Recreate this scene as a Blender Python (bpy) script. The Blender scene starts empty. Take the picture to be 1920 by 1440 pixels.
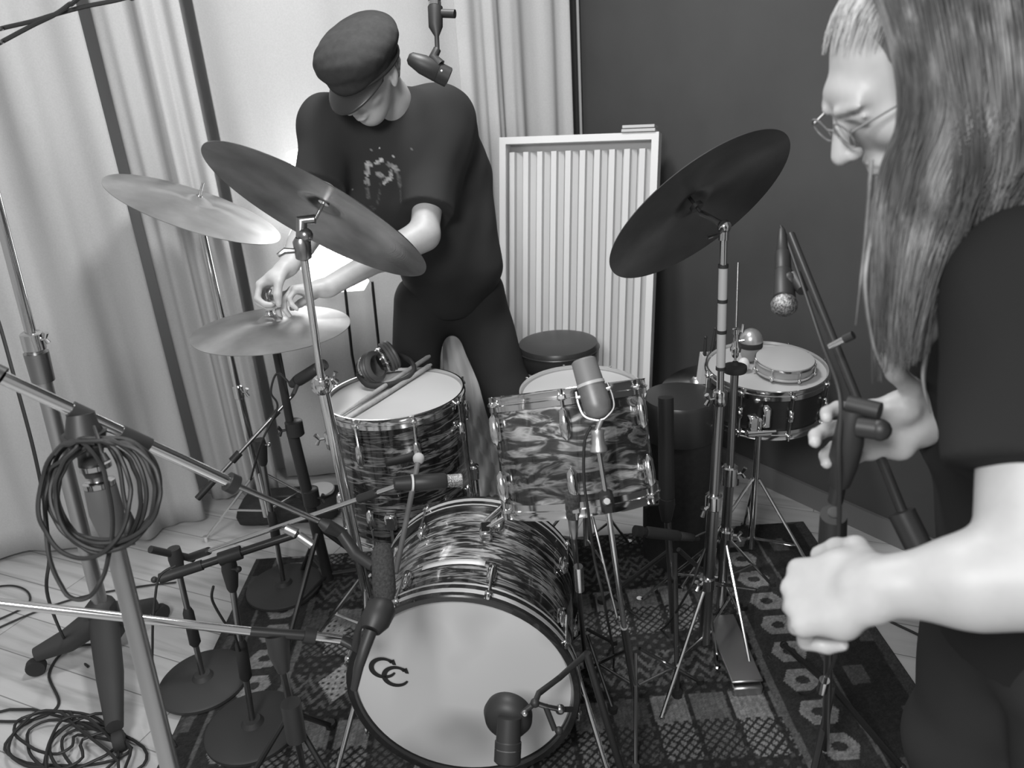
import bpy, math, random
import numpy as np
from mathutils import Vector as V, Matrix
random.seed(7); PI = math.pi
COL = bpy.context.scene.collection
SC = bpy.context.scene

# ------------------------------------------------------------------ camera
FPX, HC = 1441.0, 1.6
_n = V((240.0, -3480.0, -FPX)).normalized(); _up = -_n
_f = V((0, 0, -1.0)); _f = (_f - _up * _f.dot(_up)).normalized()
_r = _f.cross(_up)
RM = Matrix((_r, _f, _up))            # world = RM @ camera
cam = bpy.data.cameras.new('camera'); co = bpy.data.objects.new('camera', cam); COL.objects.link(co)
co.matrix_world = Matrix.Translation((0, 0, HC)) @ RM.to_4x4()
cam.sensor_width = 36; cam.lens = FPX / 1920 * 36; cam.clip_start = 0.05
cam.dof.use_dof = True; cam.dof.focus_distance = 1.9; cam.dof.aperture_fstop = 4.5
SC.camera = co
# ------------------------------------------------------------------ world, lights, exposure
SC.view_settings.view_transform = 'Standard'; SC.view_settings.look = 'None'
SC.view_settings.gamma = 1; SC.view_settings.exposure = 0.0
w = bpy.data.worlds.new('world'); SC.world = w; w.use_nodes = True
nt = w.node_tree; bg = nt.nodes['Background']; bg.inputs[1].default_value = 1.0
bg.inputs[0].default_value = (.36, .36, .36, 1)

def area(name, loc, target, size, power, sy=None):
    l = bpy.data.lights.new(name, 'AREA'); l.energy = power; l.size = size
    if sy: l.shape = 'RECTANGLE'; l.size_y = sy
    o = bpy.data.objects.new(name, l); COL.objects.link(o); o.location = loc
    o.rotation_euler = (V(target) - V(loc)).to_track_quat('-Z', 'Y').to_euler(); return o
area('ceiling_light_main', (-0.15, 1.95, 2.75), (-0.4, 2.2, 0), 0.35, 32)
area('ceiling_light_front', (-0.6, -0.5, 2.35), (-0.1, 1.8, 0.7), 0.6, 52)

# ------------------------------------------------------------------ measuring helpers (pixel -> place in the room)
def ray(u, v): return RM @ V((u - 960.0, -(v - 720.0), -FPX))
C0 = V((0, 0, HC))
def D(u, v, d): return C0 + ray(u, v) * (d / FPX)
def Y(u, v, y):
    r = ray(u, v); return C0 + r * (y / r.y)
def G(u, v, z=0.0):
    r = ray(u, v); return C0 + r * ((z - HC) / r.z)

# ------------------------------------------------------------------ materials
MATS = {}
def mat(name, c, rough=.5, metal=0., spec=.5, coat=0., emit=0.):
    if name in MATS: return MATS[name]
    m = bpy.data.materials.new(name); m.use_nodes = True
    b = m.node_tree.nodes['Principled BSDF']
    b.inputs['Base Color'].default_value = (c, c, c, 1)
    b.inputs['Roughness'].default_value = rough; b.inputs['Metallic'].default_value = metal
    b.inputs['Specular IOR Level'].default_value = spec; b.inputs['Coat Weight'].default_value = coat
    if emit:
        b.inputs['Emission Color'].default_value = (1, 1, 1, 1); b.inputs['Emission Strength'].default_value = emit
    MATS[name] = m; return m
def N(m, t, **kw):
    n = m.node_tree.nodes.new(t)
    for k, v in kw.items(): setattr(n, k, v)
    return n
def L(m, a, b): m.node_tree.links.new(a, b)
def ramp(m, fac, stops):
    r = N(m, 'ShaderNodeValToRGB'); L(m, fac, r.inputs[0]); e = r.color_ramp.elements
    while len(e) < len(stops): e.new(.5)
    for q, (p, c) in zip(e, stops): q.position = p; q.color = (c, c, c, 1)
    return r.outputs[0]
def noise_col(m, scale, stops, stretch=(1, 1, 1), detail=4, dist=0., bump=0., rough=None, coord='Object', thr=.6):
    tc = N(m, 'ShaderNodeTexCoord'); mp = N(m, 'ShaderNodeMapping'); L(m, tc.outputs[coord], mp.inputs[0])
    mp.inputs['Scale'].default_value = stretch
    nz = N(m, 'ShaderNodeTexNoise'); L(m, mp.outputs[0], nz.inputs[0]); nz.inputs['Scale'].default_value = scale
    nz.inputs['Detail'].default_value = detail; nz.inputs['Distortion'].default_value = dist; nz.inputs['Roughness'].default_value = thr
    b = m.node_tree.nodes['Principled BSDF']
    L(m, ramp(m, nz.outputs[0], stops), b.inputs['Base Color'])
    if bump:
        bp = N(m, 'ShaderNodeBump'); bp.inputs['Strength'].default_value = bump; bp.inputs['Distance'].default_value = .002
        L(m, nz.outputs[0], bp.inputs['Height']); L(m, bp.outputs[0], b.inputs['Normal'])
    if rough: L(m, ramp(m, nz.outputs[0], rough), b.inputs['Roughness'])
    return nz
chrome = mat('chrome', .72, .13, 1.)
dchrome = mat('dark_chrome', .35, .28, 1.)
blackm = mat('black_metal', .022, .38)
blackp = mat('black_plastic', .024, .5)
rubber = mat('rubber', .028, .75)
cablem = mat('cable_rubber', .02, .55)
steel = mat('brushed_steel', .5, .35, 1.)
castm = mat('cast_iron_base', .04, .6)
headm = mat('drum_head', .58, .55)
noise_col(headm, 2.2, [(.3, .42), (.5, .50), (1, .52)], detail=2)
bhead = mat('worn_drum_head', .50, .5)
noise_col(bhead, 3.1, [(.28, .36), (.42, .60), (1, .62)], detail=1.5)
whitem = mat('white_paint', .72, .45)
skin = mat('skin', .50, .5); skin.node_tree.nodes['Principled BSDF'].inputs['Subsurface Weight'].default_value = .08
skin.node_tree.nodes['Principled BSDF'].inputs['Subsurface Radius'].default_value = (.01, .01, .01)
noise_col(skin, 30, [(.3, .42), (.7, .48)], detail=3)
skin2 = mat('pale_skin', .44, .5); noise_col(skin2, 25, [(.3, .40), (.7, .45)], detail=3)
blackcloth = mat('black_cloth', .026, .9, spec=.3)
noise_col(blackcloth, 60, [(.3, .030), (.7, .040)], bump=.3)
denim = mat('black_denim', .032, .9, spec=.2)
woodstick = mat('stick_wood', .36, .5); noise_col(woodstick, 40, [(.3, .28), (.7, .42)], stretch=(1, 1, 1))
leather = mat('black_vinyl', .03, .35)
greyp = mat('grey_enamel', .22, .38); noise_col(greyp, 14, [(.35, .10), (.7, .18)])
tape = mat('white_tape', .75, .6)
darktape = mat('dark_tape', .025, .6)
wallm = mat('dark_wall_paint', .085, .8); noise_col(wallm, 3, [(.3, .060), (.7, .072)], detail=8)
trimm = mat('dark_trim', .10, .4)
mesh_g = mat('mic_mesh', .35, .4, .8)
nz = noise_col(mesh_g, 350, [(.4, .10), (.6, .55)], bump=.8)
foam = mat('mic_foam', .035, .95)
noise_col(foam, 220, [(.3, .02), (.7, .06)], bump=1.)
hairm = mat('grey_blonde_hair', .34, .45)
noise_col(hairm, 40, [(.3, .035), (.5, .09), (.75, .26)], stretch=(1, 1, .06), detail=5)
hair1 = mat('short_grey_hair', .22, .7); noise_col(hair1, 120, [(.3, .08), (.7, .40)])
# curtain cloth
curtm = mat('curtain_cloth', .60, .85, spec=.2)
noise_col(curtm, 180, [(.3, .47), (.7, .52)], bump=.15)
sheetm = mat('white_sheet_cloth', .80, .85, spec=.2)
# pearl wrap: strata round the shell (object z runs along the drum axis for shells)
def pearl(name, lo, hi, sc=9., zs=6., seed=0., bright=.62):
    m = mat(name, .2, .16, .0, coat=.6)
    tc = N(m, 'ShaderNodeTexCoord'); mp = N(m, 'ShaderNodeMapping'); L(m, tc.outputs['Object'], mp.inputs[0])
    mp.inputs['Scale'].default_value = (1, 1, zs); mp.inputs['Location'].default_value = (seed, seed, seed)
    nz = N(m, 'ShaderNodeTexNoise'); nz.inputs['Scale'].default_value = sc; nz.inputs['Detail'].default_value = 3
    nz.inputs['Distortion'].default_value = 1.3; nz.inputs['Roughness'].default_value = .55; L(m, mp.outputs[0], nz.inputs[0])
    mp2 = N(m, 'ShaderNodeMapping'); L(m, tc.outputs['Object'], mp2.inputs[0]); mp2.inputs['Location'].default_value = (seed + 3, 1, 2)
    n2 = N(m, 'ShaderNodeTexNoise'); n2.inputs['Scale'].default_value = 7; n2.inputs['Detail'].default_value = 2; L(m, mp2.outputs[0], n2.inputs[0])
    a = ramp(m, nz.outputs[0], [(.34, lo), (.47, lo * 1.8), (.52, hi * .45), (.60, hi), (.66, hi * .5), (.75, lo)])
    g = ramp(m, n2.outputs[0], [(.38, .30), (.60, 1.)])
    mx = N(m, 'ShaderNodeMix', data_type='RGBA', blend_type='MULTIPLY'); mx.inputs[0].default_value = 1
    L(m, a, mx.inputs[6]); L(m, g, mx.inputs[7])
    b = m.node_tree.nodes['Principled BSDF']; L(m, mx.outputs[2], b.inputs['Base Color'])
    b.inputs['Metallic'].default_value = .35; return m
pearl_ft = pearl('pearl_wrap_floor_tom', .02, .36, 11., 6., 1.)
pearl_rt = pearl('pearl_wrap_rack_tom', .06, .80, 11., 4., 5.)
pearl_bd = pearl('pearl_wrap_bass_drum', .03, .62, 10., 6., 2.4)
darkshell = mat('dark_metal_shell', .06, .25, .6)
# lathed cymbal bronze
def bronze(name, c, c2, rough=.3):
    m = mat(name, c, rough, 1.); b = m.node_tree.nodes['Principled BSDF']
    tc = N(m, 'ShaderNodeTexCoord'); sx = N(m, 'ShaderNodeSeparateXYZ'); L(m, tc.outputs['Object'], sx.inputs[0])
    ln = N(m, 'ShaderNodeVectorMath', operation='LENGTH'); cb = N(m, 'ShaderNodeCombineXYZ')
    L(m, sx.outputs[0], cb.inputs[0]); L(m, sx.outputs[1], cb.inputs[1]); L(m, cb.outputs[0], ln.inputs[0])
    nz = N(m, 'ShaderNodeTexNoise', noise_dimensions='1D'); nz.inputs['Scale'].default_value = 420; nz.inputs['Detail'].default_value = 3
    L(m, ln.outputs['Value'], nz.inputs['W'])
    bp = N(m, 'ShaderNodeBump'); bp.inputs['Strength'].default_value = .35; bp.inputs['Distance'].default_value = .0006
    L(m, nz.outputs[0], bp.inputs['Height']); L(m, bp.outputs[0], b.inputs['Normal'])
    n2 = N(m, 'ShaderNodeTexNoise'); n2.inputs['Scale'].default_value = 9; n2.inputs['Detail'].default_value = 6; L(m, tc.outputs['Object'], n2.inputs[0])
    L(m, ramp(m, n2.outputs[0], [(.3, c), (.7, c2)]), b.inputs['Base Color'])
    b.inputs['Anisotropic'].default_value = .7
    tg = N(m, 'ShaderNodeTangent', direction_type='RADIAL', axis='Z'); L(m, tg.outputs[0], b.inputs['Tangent'])
    return m
br_light = bronze('bronze_bright', .42, .64, .36)
br_mid = bronze('bronze_mid', .16, .42, .26)
br_dark = bronze('bronze_dark', .14, .20, .5)
# floor boards
floorm = mat('pale_floor_boards', .5, .32, coat=.2)
def _floor(m):
    tc = N(m, 'ShaderNodeTexCoord'); mp = N(m, 'ShaderNodeMapping'); L(m, tc.outputs['Object'], mp.inputs[0]); mp.inputs['Rotation'].default_value = (0, 0, .42)
    br = N(m, 'ShaderNodeTexBrick'); L(m, mp.outputs[0], br.inputs[0]); br.inputs['Scale'].default_value = 1
    for k, v in (('Brick Width', 1.6), ('Row Height', .14), ('Mortar Size', .002), ('Mortar Smooth', .3)): br.inputs[k].default_value = v
    br.inputs['Color1'].default_value = (.50, .50, .50, 1); br.inputs['Color2'].default_value = (.60, .60, .60, 1); br.inputs['Mortar'].default_value = (.22, .22, .22, 1)
    mp2 = N(m, 'ShaderNodeMapping'); L(m, mp.outputs[0], mp2.inputs[0]); mp2.inputs['Scale'].default_value = (1.2, 14, 1)
    nz = N(m, 'ShaderNodeTexNoise'); L(m, mp2.outputs[0], nz.inputs[0]); nz.inputs['Scale'].default_value = 1.6; nz.inputs['Detail'].default_value = 6; nz.inputs['Distortion'].default_value = .6
    g = ramp(m, nz.outputs[0], [(.28, .62), (.5, .95), (.8, 1.05)])
    mx = N(m, 'ShaderNodeMix', data_type='RGBA', blend_type='MULTIPLY'); mx.inputs[0].default_value = 1
    L(m, br.outputs[0], mx.inputs[6]); L(m, g, mx.inputs[7]); L(m, mx.outputs[2], m.node_tree.nodes['Principled BSDF'].inputs['Base Color'])
_floor(floorm)
def attr_mat(name, rough, bump=0., spec=.3):
    m = mat(name, .1, rough, spec=spec); a = N(m, 'ShaderNodeVertexColor'); a.layer_name = 'pattern'
    b = m.node_tree.nodes['Principled BSDF']; L(m, a.outputs[0], b.inputs['Base Color'])
    if bump:
        nz = N(m, 'ShaderNodeTexNoise'); nz.inputs['Scale'].default_value = 260; nz.inputs['Detail'].default_value = 2
        tc = N(m, 'ShaderNodeTexCoord'); L(m, tc.outputs['Object'], nz.inputs[0])
        bp = N(m, 'ShaderNodeBump'); bp.inputs['Strength'].default_value = bump; bp.inputs['Distance'].default_value = .003
        L(m, nz.outputs[0], bp.inputs['Height']); L(m, bp.outputs[0], b.inputs['Normal'])
    return m
rugm = attr_mat('woven_rug', .95, .6)
shirtm = attr_mat('printed_black_cloth', .9)

# ------------------------------------------------------------------ mesh builder
def frame(z, hint=None):
    z = V(z).normalized(); h = V(hint) if hint else (V((0, 0, 1)) if abs(z.z) < .95 else V((1, 0, 0)))
    x = h.cross(z)
    if x.length < 1e-5: x = V((0, 1, 0)).cross(z)
    x.normalize(); return x, z.cross(x), z
def mframe(loc, z, hint=None):
    x, y, z = frame(z, hint); m = Matrix((x, y, z)).transposed().to_4x4(); m.translation = V(loc); return m
def crom(pts, n=8, closed=False):
    P = [V(p) for p in pts]; out = []; k = len(P)
    rng = range(k if closed else k - 1)
    for i in rng:
        if closed: a, b, c, d = P[i - 1], P[i], P[(i + 1) % k], P[(i + 2) % k]
        else: a, b, c, d = P[max(i - 1, 0)], P[i], P[i + 1], P[min(i + 2, k - 1)]
        for j in range(n):
            t = j / n
            out.append(.5 * ((2 * b) + (c - a) * t + (2 * a - 5 * b + 4 * c - d) * t * t + (3 * b - a - 3 * c + d) * t ** 3))
    if not closed: out.append(P[-1])
    return out
class MB:
    def __init__(s, xf=None): s.v = []; s.f = []; s.xf = xf or Matrix.Identity(4); s.flat = set()
    def add(s, vs, fs):
        o = len(s.v); s.v += [s.xf @ V(p) for p in vs]; s.f += [[i + o for i in f] for f in fs]; return s
    def tube(s, pts, r, n=10, caps=True, closed=False):
        P = [V(p) for p in pts]; k = len(P)
        R = r if isinstance(r, (list, tuple)) else [r] * k
        vs = []; fs = []; px = None
        for i, p in enumerate(P):
            if closed: t = P[(i + 1) % k] - P[i - 1]
            else: t = P[min(i + 1, k - 1)] - P[max(i - 1, 0)]
            if t.length < 1e-9: t = V((0, 0, 1))
            t.normalize()
            if px is None: x, y, _ = frame(t)
            else:
                x = px - t * px.dot(t)
                if x.length < 1e-6: x, y, _ = frame(t)
                x.normalize(); y = t.cross(x)
            px = x
            for j in range(n):
                a = 2 * PI * j / n; vs.append(p + (x * math.cos(a) + y * math.sin(a)) * R[i])
        for i in range(k if closed else k - 1):
            i2 = (i + 1) % k
            for j in range(n):
                j2 = (j + 1) % n; fs.append([i * n + j, i * n + j2, i2 * n + j2, i2 * n + j])
        if caps and not closed: fs.append(list(range(n))[::-1]); fs.append([(k - 1) * n + j for j in range(n)])
        return s.add(vs, fs)
    def cyl(s, a, b, r, r2=None, n=20):
        return s.tube([a, b], [r, r if r2 is None else r2], n)
    def lathe(s, prof, m=None, n=32, caps=True, a0=0, a1=2 * PI):
        m = m or Matrix.Identity(4); vs = []; fs = []; k = len(prof); full = abs(a1 - a0 - 2 * PI) < 1e-6
        nn = n if full else n + 1
        for (r, z) in prof:
            for j in range(nn):
                a = a0 + (a1 - a0) * j / n; vs.append(m @ V((r * math.cos(a), r * math.sin(a), z)))
        for i in range(k - 1):
            for j in range(n):
                j2 = (j + 1) % nn if full else j + 1
                fs.append([i * nn + j, i * nn + j2, (i + 1) * nn + j2, (i + 1) * nn + j])
        if caps and full:
            if prof[0][0] > 1e-6: fs.append(list(range(nn))[::-1])
            if prof[-1][0] > 1e-6: fs.append([(k - 1) * nn + j for j in range(nn)])
        return s.add(vs, fs)
    def box(s, c, d, m=None, bev=0.):
        x, y, z = [q / 2 for q in d]; c = V(c); m = m or Matrix.Identity(4)
        if bev <= 0:
            vs = [m @ (c + V((i * x, j * y, k * z))) for i in (-1, 1) for j in (-1, 1) for k in (-1, 1)]
            return s.add(vs, [[0, 1, 3, 2], [4, 6, 7, 5], [0, 4, 5, 1], [2, 3, 7, 6], [0, 2, 6, 4], [1, 5, 7, 3]])
        vs = []; b = min(bev, x, y, z)
        for i in (-1, 1):
            for j in (-1, 1):
                for k in (-1, 1):
                    vs += [m @ (c + V((i * x, j * (y - b), k * (z - b)))), m @ (c + V((i * (x - b), j * y, k * (z - b)))), m @ (c + V((i * (x - b), j * (y - b), k * z)))]
        import bmesh
        bm = bmesh.new(); bv = [bm.verts.new(p) for p in vs]; bmesh.ops.convex_hull(bm, input=bv); bm.verts.index_update()
        s.add([q.co.copy() for q in bm.verts], [[q.index for q in f.verts] for f in bm.faces]); bm.free(); return s
    def ball(s, c, r, n=16, sc=(1, 1, 1), m=None):
        pr = []; c = V(c); m = m or Matrix.Identity(4)
        k = max(6, n // 2)
        vs = []; fs = []
        for i in range(k + 1):
            a = PI * i / k - PI / 2; rr = max(math.cos(a), 1e-5)
            for j in range(n):
                b = 2 * PI * j / n; p = V((rr * math.cos(b) * r * sc[0], rr * math.sin(b) * r * sc[1], math.sin(a) * r * sc[2])); vs.append(c + (m.to_3x3() @ p))
        for i in range(k):
            for j in range(n): fs.append([i * n + j, i * n + (j + 1) % n, (i + 1) * n + (j + 1) % n, (i + 1) * n + j])
        return s.add(vs, fs)
    def grid(s, fn, nu, nv):
        vs = [fn(i / nu, j / nv) for i in range(nu + 1) for j in range(nv + 1)]
        fs = [[i * (nv + 1) + j, (i + 1) * (nv + 1) + j, (i + 1) * (nv + 1) + j + 1, i * (nv + 1) + j + 1] for i in range(nu) for j in range(nv)]
        return s.add(vs, fs)
    def build(s, name, m, parent=None, M=None, smooth=True, solid=0., sub=0):
        """vertices are world; object frame = M (world) or the parent's frame"""
        me = bpy.data.meshes.new(name)
        W = wm(parent) if parent else Matrix.Identity(4)
        T = M if M is not None else W
        Ti = T.inverted()
        me.from_pydata([Ti @ p for p in s.v], [], s.f); me.materials.append(m)
        o = bpy.data.objects.new(name, me); COL.objects.link(o)
        if parent: o.parent = parent
        if M is not None: o.matrix_basis = W.inverted() @ M
        if smooth:
            me.polygons.foreach_set('use_smooth', [True] * len(me.polygons))
            try: me.set_sharp_from_angle(angle=math.radians(42))
            except Exception: pass
        if solid: q = o.modifiers.new('t', 'SOLIDIFY'); q.thickness = solid
        if sub: q = o.modifiers.new('s', 'SUBSURF'); q.levels = q.render_levels = sub
        return o
def wm(o):
    m = o.matrix_basis.copy()
    while o.parent: o = o.parent; m = o.matrix_basis @ m
    return m
def tag(o, label=None, cat=None, group=None, kind=None):
    if label: o['label'] = label
    if cat: o['category'] = cat
    if group: o['group'] = group
    if kind: o['kind'] = kind
    return o
def thing(name, label, cat, loc, group=None, M=None):
    o = bpy.data.objects.new(name, None); COL.objects.link(o); o.empty_display_size = .05
    o.matrix_basis = M if M is not None else Matrix.Translation(V(loc))
    return tag(o, label, cat, group)

# ------------------------------------------------------------------ room
s = MB().box((0, 1.5, -.02), (9, 9, .04)).build('floor', floorm, smooth=False); tag(s, kind='structure')
def wallseg(name, a, b, h, m, th=.1, z0=0):
    a = V((a[0], a[1], 0)); b = V((b[0], b[1], 0)); d = (b - a).normalized(); n = V((-d.y, d.x, 0))
    mb = MB(); o = (n * th)
    p = [a, b, b + o, a + o]
    mb.add([q + V((0, 0, z0)) for q in p] + [q + V((0, 0, h)) for q in p], [[3, 2, 1, 0], [4, 5, 6, 7], [0, 1, 5, 4], [1, 2, 6, 5], [2, 3, 7, 6], [3, 0, 4, 7]])
    return tag(mb.build(name, m, smooth=False), kind='structure')
CORN = (.36, 3.57)
wallseg('wall_left', (-3.6, 2.15), CORN, 2.9, mat('left_wall_paint', .62, .8))
wd = V((1.30 - 1.04, 2.16 - 2.55, 0)).normalized(); wn = V((wd.y, -wd.x, 0))   # along the right wall
wallseg('wall_right', CORN, (CORN[0] + wd.x * 4, CORN[1] + wd.y * 4), 2.9, wallm)
q0 = V((CORN[0], CORN[1], 0)) + wd * .02; q1 = V((CORN[0], CORN[1], 0)) + wd * 4
inn = V((wd.y, -wd.x, 0))
if inn.y > 0: inn = -inn
mb = MB(); hh = .085
pts = [q0, q1, q1 + inn * .014, q0 + inn * .014]
mb.add([p for p in pts] + [p + V((0, 0, hh)) for p in pts], [[0, 1, 2, 3], [7, 6, 5, 4], [0, 4, 5, 1], [1, 5, 6, 2], [2, 6, 7, 3], [3, 7, 4, 0]])
tag(mb.build('baseboard_right', mat('baseboard_wood', .16, .4), smooth=False), kind='structure')
# corner trim: dark upright with a pale bead
mb = MB(); mm = mframe(V((CORN[0], CORN[1], 0)) + inn * .02 + wd * .0, wd, (0, 0, 1))
cq = V((CORN[0], CORN[1], 0))
mb.cyl(cq + inn * .045 + V((-.05, -.05, 0)) * 0, cq + inn * .045 + V((0, 0, 2.9)), .045, n=4)
tag(mb.build('trim_1', trimm, smooth=False), kind='structure')
mb = MB().cyl(cq + inn * .02 + wd * .06, cq + inn * .02 + wd * .06 + V((0, 0, 2.9)), .006, n=8)
tag(mb.build('trim_2', mat('pale_bead', .42, .4)), kind='structure')

# ------------------------------------------------------------------ curtains
def curtain(label, path, wl, amp, seed, top=2.7, hem=.02, nx=240, nz=26, flare=1.):
    P = crom([(x, y, 0) for x, y in path], 12); rr = random.Random(seed)
    Ls = [0]
    for a, b in zip(P, P[1:]): Ls.append(Ls[-1] + (b - a).length)
    T = Ls[-1]; ph = [rr.random() * 6.28 for _ in range(6)]
    def at(s_):
        d = s_ * T
        for i in range(len(P) - 1):
            if Ls[i + 1] >= d or i == len(P) - 2:
                f = (d - Ls[i]) / max(1e-9, Ls[i + 1] - Ls[i]); p = P[i].lerp(P[i + 1], f); t = (P[i + 1] - P[i]).normalized(); return p, V((t.y, -t.x, 0)), d
    def fn(i, j):
        p, n, d = at(i); z = hem + (top - hem) * j; h = 1 - j
        x = 2 * PI * d / wl
        x += .9 * math.sin(x * .37 + ph[0]) + .25 * math.sin(z * 1.3 + ph[3] + d * 3)
        f = math.sin(x); f = f * (1 - .25 * f * f)
        a = amp * (.75 + .35 * math.sin(d * 2.3 + ph[1]) + .25 * h * math.sin(d * 5 + ph[4]))
        o = a * f + amp * .3 * math.sin(2.3 * x + ph[2]) * (.5 + .5 * math.sin(z * 1.7 + d * 4))
        q = p + n * o; return V((q.x, q.y, z + .006 * math.sin(9 * d)))
    mb = MB().grid(fn, nx, nz)
    o = mb.build('curtain', curtm, solid=.003); return tag(o, label, 'curtain', 'curtains along the studio wall')
curtain('pale floor-length curtain filling the left side behind the tall boom stand', [(-3.3, 2.12), (-2.6, 2.28), (-1.96, 2.46), (-1.45, 2.56), (-1.27, 2.68)], .26, .030, 3)
curtain('narrow pale curtain between the two dark gaps, behind the tilted bright cymbal', [(-1.28, 2.82), (-1.12, 2.80), (-1.0, 2.83)], .13, .03, 9, nx=90)
curtain('wide bright curtain hanging behind the drummer in the flat cap', [(-1.0, 2.95), (-.75, 2.95), (-.45, 3.08), (-.1, 3.26)], .33, .014, 5)
curtain('pale folded curtain between the overhead microphone and the dark wall corner', [(-.12, 3.25), (.0, 3.30), (.15, 3.40), (.335, 3.47)], .12, .03, 12, nx=140)

# ------------------------------------------------------------------ rug (pattern painted per vertex)
def rug():
    x0, x1, y0, y1 = -.97, 1.02, .85, 2.36; h = .0042
    nx = int((x1 - x0) / h); ny = int((y1 - y0) / h)
    X, Yy = np.meshgrid(np.linspace(x0, x1, nx + 1), np.linspace(y0, y1, ny + 1), indexing='ij')
    rs = np.random.RandomState(4); c = np.full(X.shape, .030)
    fine = rs.rand(*X.shape)
    # slow warp so nothing is ruler straight
    wx = X + .006 * np.sin(Yy * 9) ; wy = Yy + .005 * np.sin(X * 11)
    sm = lambda s: np.kron(rs.rand(nx // s + 2, ny // s + 2), np.ones((s, s)))[:nx + 1, :ny + 1]
    blot = sm(3)
    # small woven motifs everywhere in the field
    a = np.sin(wx * 150) * np.sin(wy * 150); c = np.where(a > .45, .085, c)
    # broad crossing bands with square tiles
    bandy = ((wy - .86) % .46) ; bandx = ((wx + .95) % .105)
    tile = (bandy > .05) & (bandy < .26) & (bandx > .008) & (bandx < .098)
    idx = np.floor((wx + .95) / .105).astype(int) + 3 * np.floor((wy - .86) / .46).astype(int)
    tone = np.array([.20, .26, .10, .24, .15, .28])[idx % 6]
    c = np.where(tile, tone, c)
    dia = np.abs(((wx * 38 + wy * 38) % 1) - .5) ; dib = np.abs(((wx * 38 - wy * 38) % 1) - .5)
    latt = (dia < .17) | (dib < .17)
    c = np.where(tile & latt & (bandy < .17), .035, c)
    c = np.where(tile & (bandy > .17) & ((wx * 60) % 1 < .3), tone * .8, c)
    # zigzag rows
    zz = (bandy > .30) & (bandy < .43)
    z = np.abs(((wx * 18) % 1) - .5) * 2; c = np.where(zz & (np.abs(((bandy - .30) * 22 + z) % 1 - .5) < .2), .13, c)
    # long borders on both sides
    for xb, sgn in ((.66, 1), (-.72, -1)):
        t = (wx - xb) * sgn
        c = np.where((t > -.02) & (t < .0), .14, c); c = np.where((t >= 0) & (t < .16), .045, c)
        k = ((wy * 9) % 1 - .5); m = (np.abs(t - .08) < .052 - .06 * np.abs(k)) & (np.abs(k) < .36)
        c = np.where(m, .30, c); hole = ((t - .08) ** 2 * 900 + k * k * 20) < .35; c = np.where(m & hole, .05, c)
        c = np.where((t > .16) & (t < .17), .13, c)
        c = np.where(t >= .17, .030, c)
        kk = ((wy * 6.5) % 1); kx = ((t - .18) / .09); ci = np.floor(kx); fr = kx - ci
        sq = (t > .18) & (fr > .25) & (fr < .85) & (kk > .25) & (kk < .7) & (((np.floor(wy * 6.5) + ci) % 2) == 0)
        c = np.where(sq, .10, c)
    # pale medallion patches on the left
    for (mx, my, r) in ((-.62, 1.93, .05), (-.55, 1.72, .06), (-.80, 1.52, .06), (-.35, 2.12, .07), (-.38, 1.9, .06)):
        d = np.abs(wx - mx) + np.abs(wy - my) * .8; c = np.where(d < r, .38, c); c = np.where((d < r) & (((wx * 55) % 1 < .35) & ((wy * 45) % 1 < .4)), .05, c)
    c = np.where((wx > x1 - .03) | (wx < x0 + .02), .07, c)
    c = .72 * c * (.72 + .56 * fine) * (.85 + .3 * blot)
    Z = .008 + .0006 * rs.rand(*X.shape)
    Vv = np.stack([X, Yy, Z], -1).reshape(-1, 3); n = ny + 1
    i, j = np.meshgrid(np.arange(nx), np.arange(ny), indexing='ij'); b = (i * n + j).ravel()
    F = np.stack([b, b + n, b + n + 1, b + 1], -1)
    me = bpy.data.meshes.new('rug'); me.vertices.add(len(Vv)); me.vertices.foreach_set('co', Vv.ravel())
    me.loops.add(F.size); me.loops.foreach_set('vertex_index', F.ravel().astype(np.int32))
    me.polygons.add(len(F)); me.polygons.foreach_set('loop_start', np.arange(0, F.size, 4, dtype=np.int32))
    me.update(); at_ = me.color_attributes.new('pattern', 'FLOAT_COLOR', 'POINT')
    cc = np.ones((len(Vv), 4)); cc[:, :3] = c.reshape(-1, 1); at_.data.foreach_set('color', cc.ravel())
    me.materials.append(rugm); o = bpy.data.objects.new('patterned_rug', me); COL.objects.link(o)
    q = o.modifiers.new('t', 'SOLIDIFY'); q.thickness = .007; q.offset = -1
    tag(o, 'dark oriental rug with pale woven tiles and borders under the drum kit', 'rug')
rug()

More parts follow.
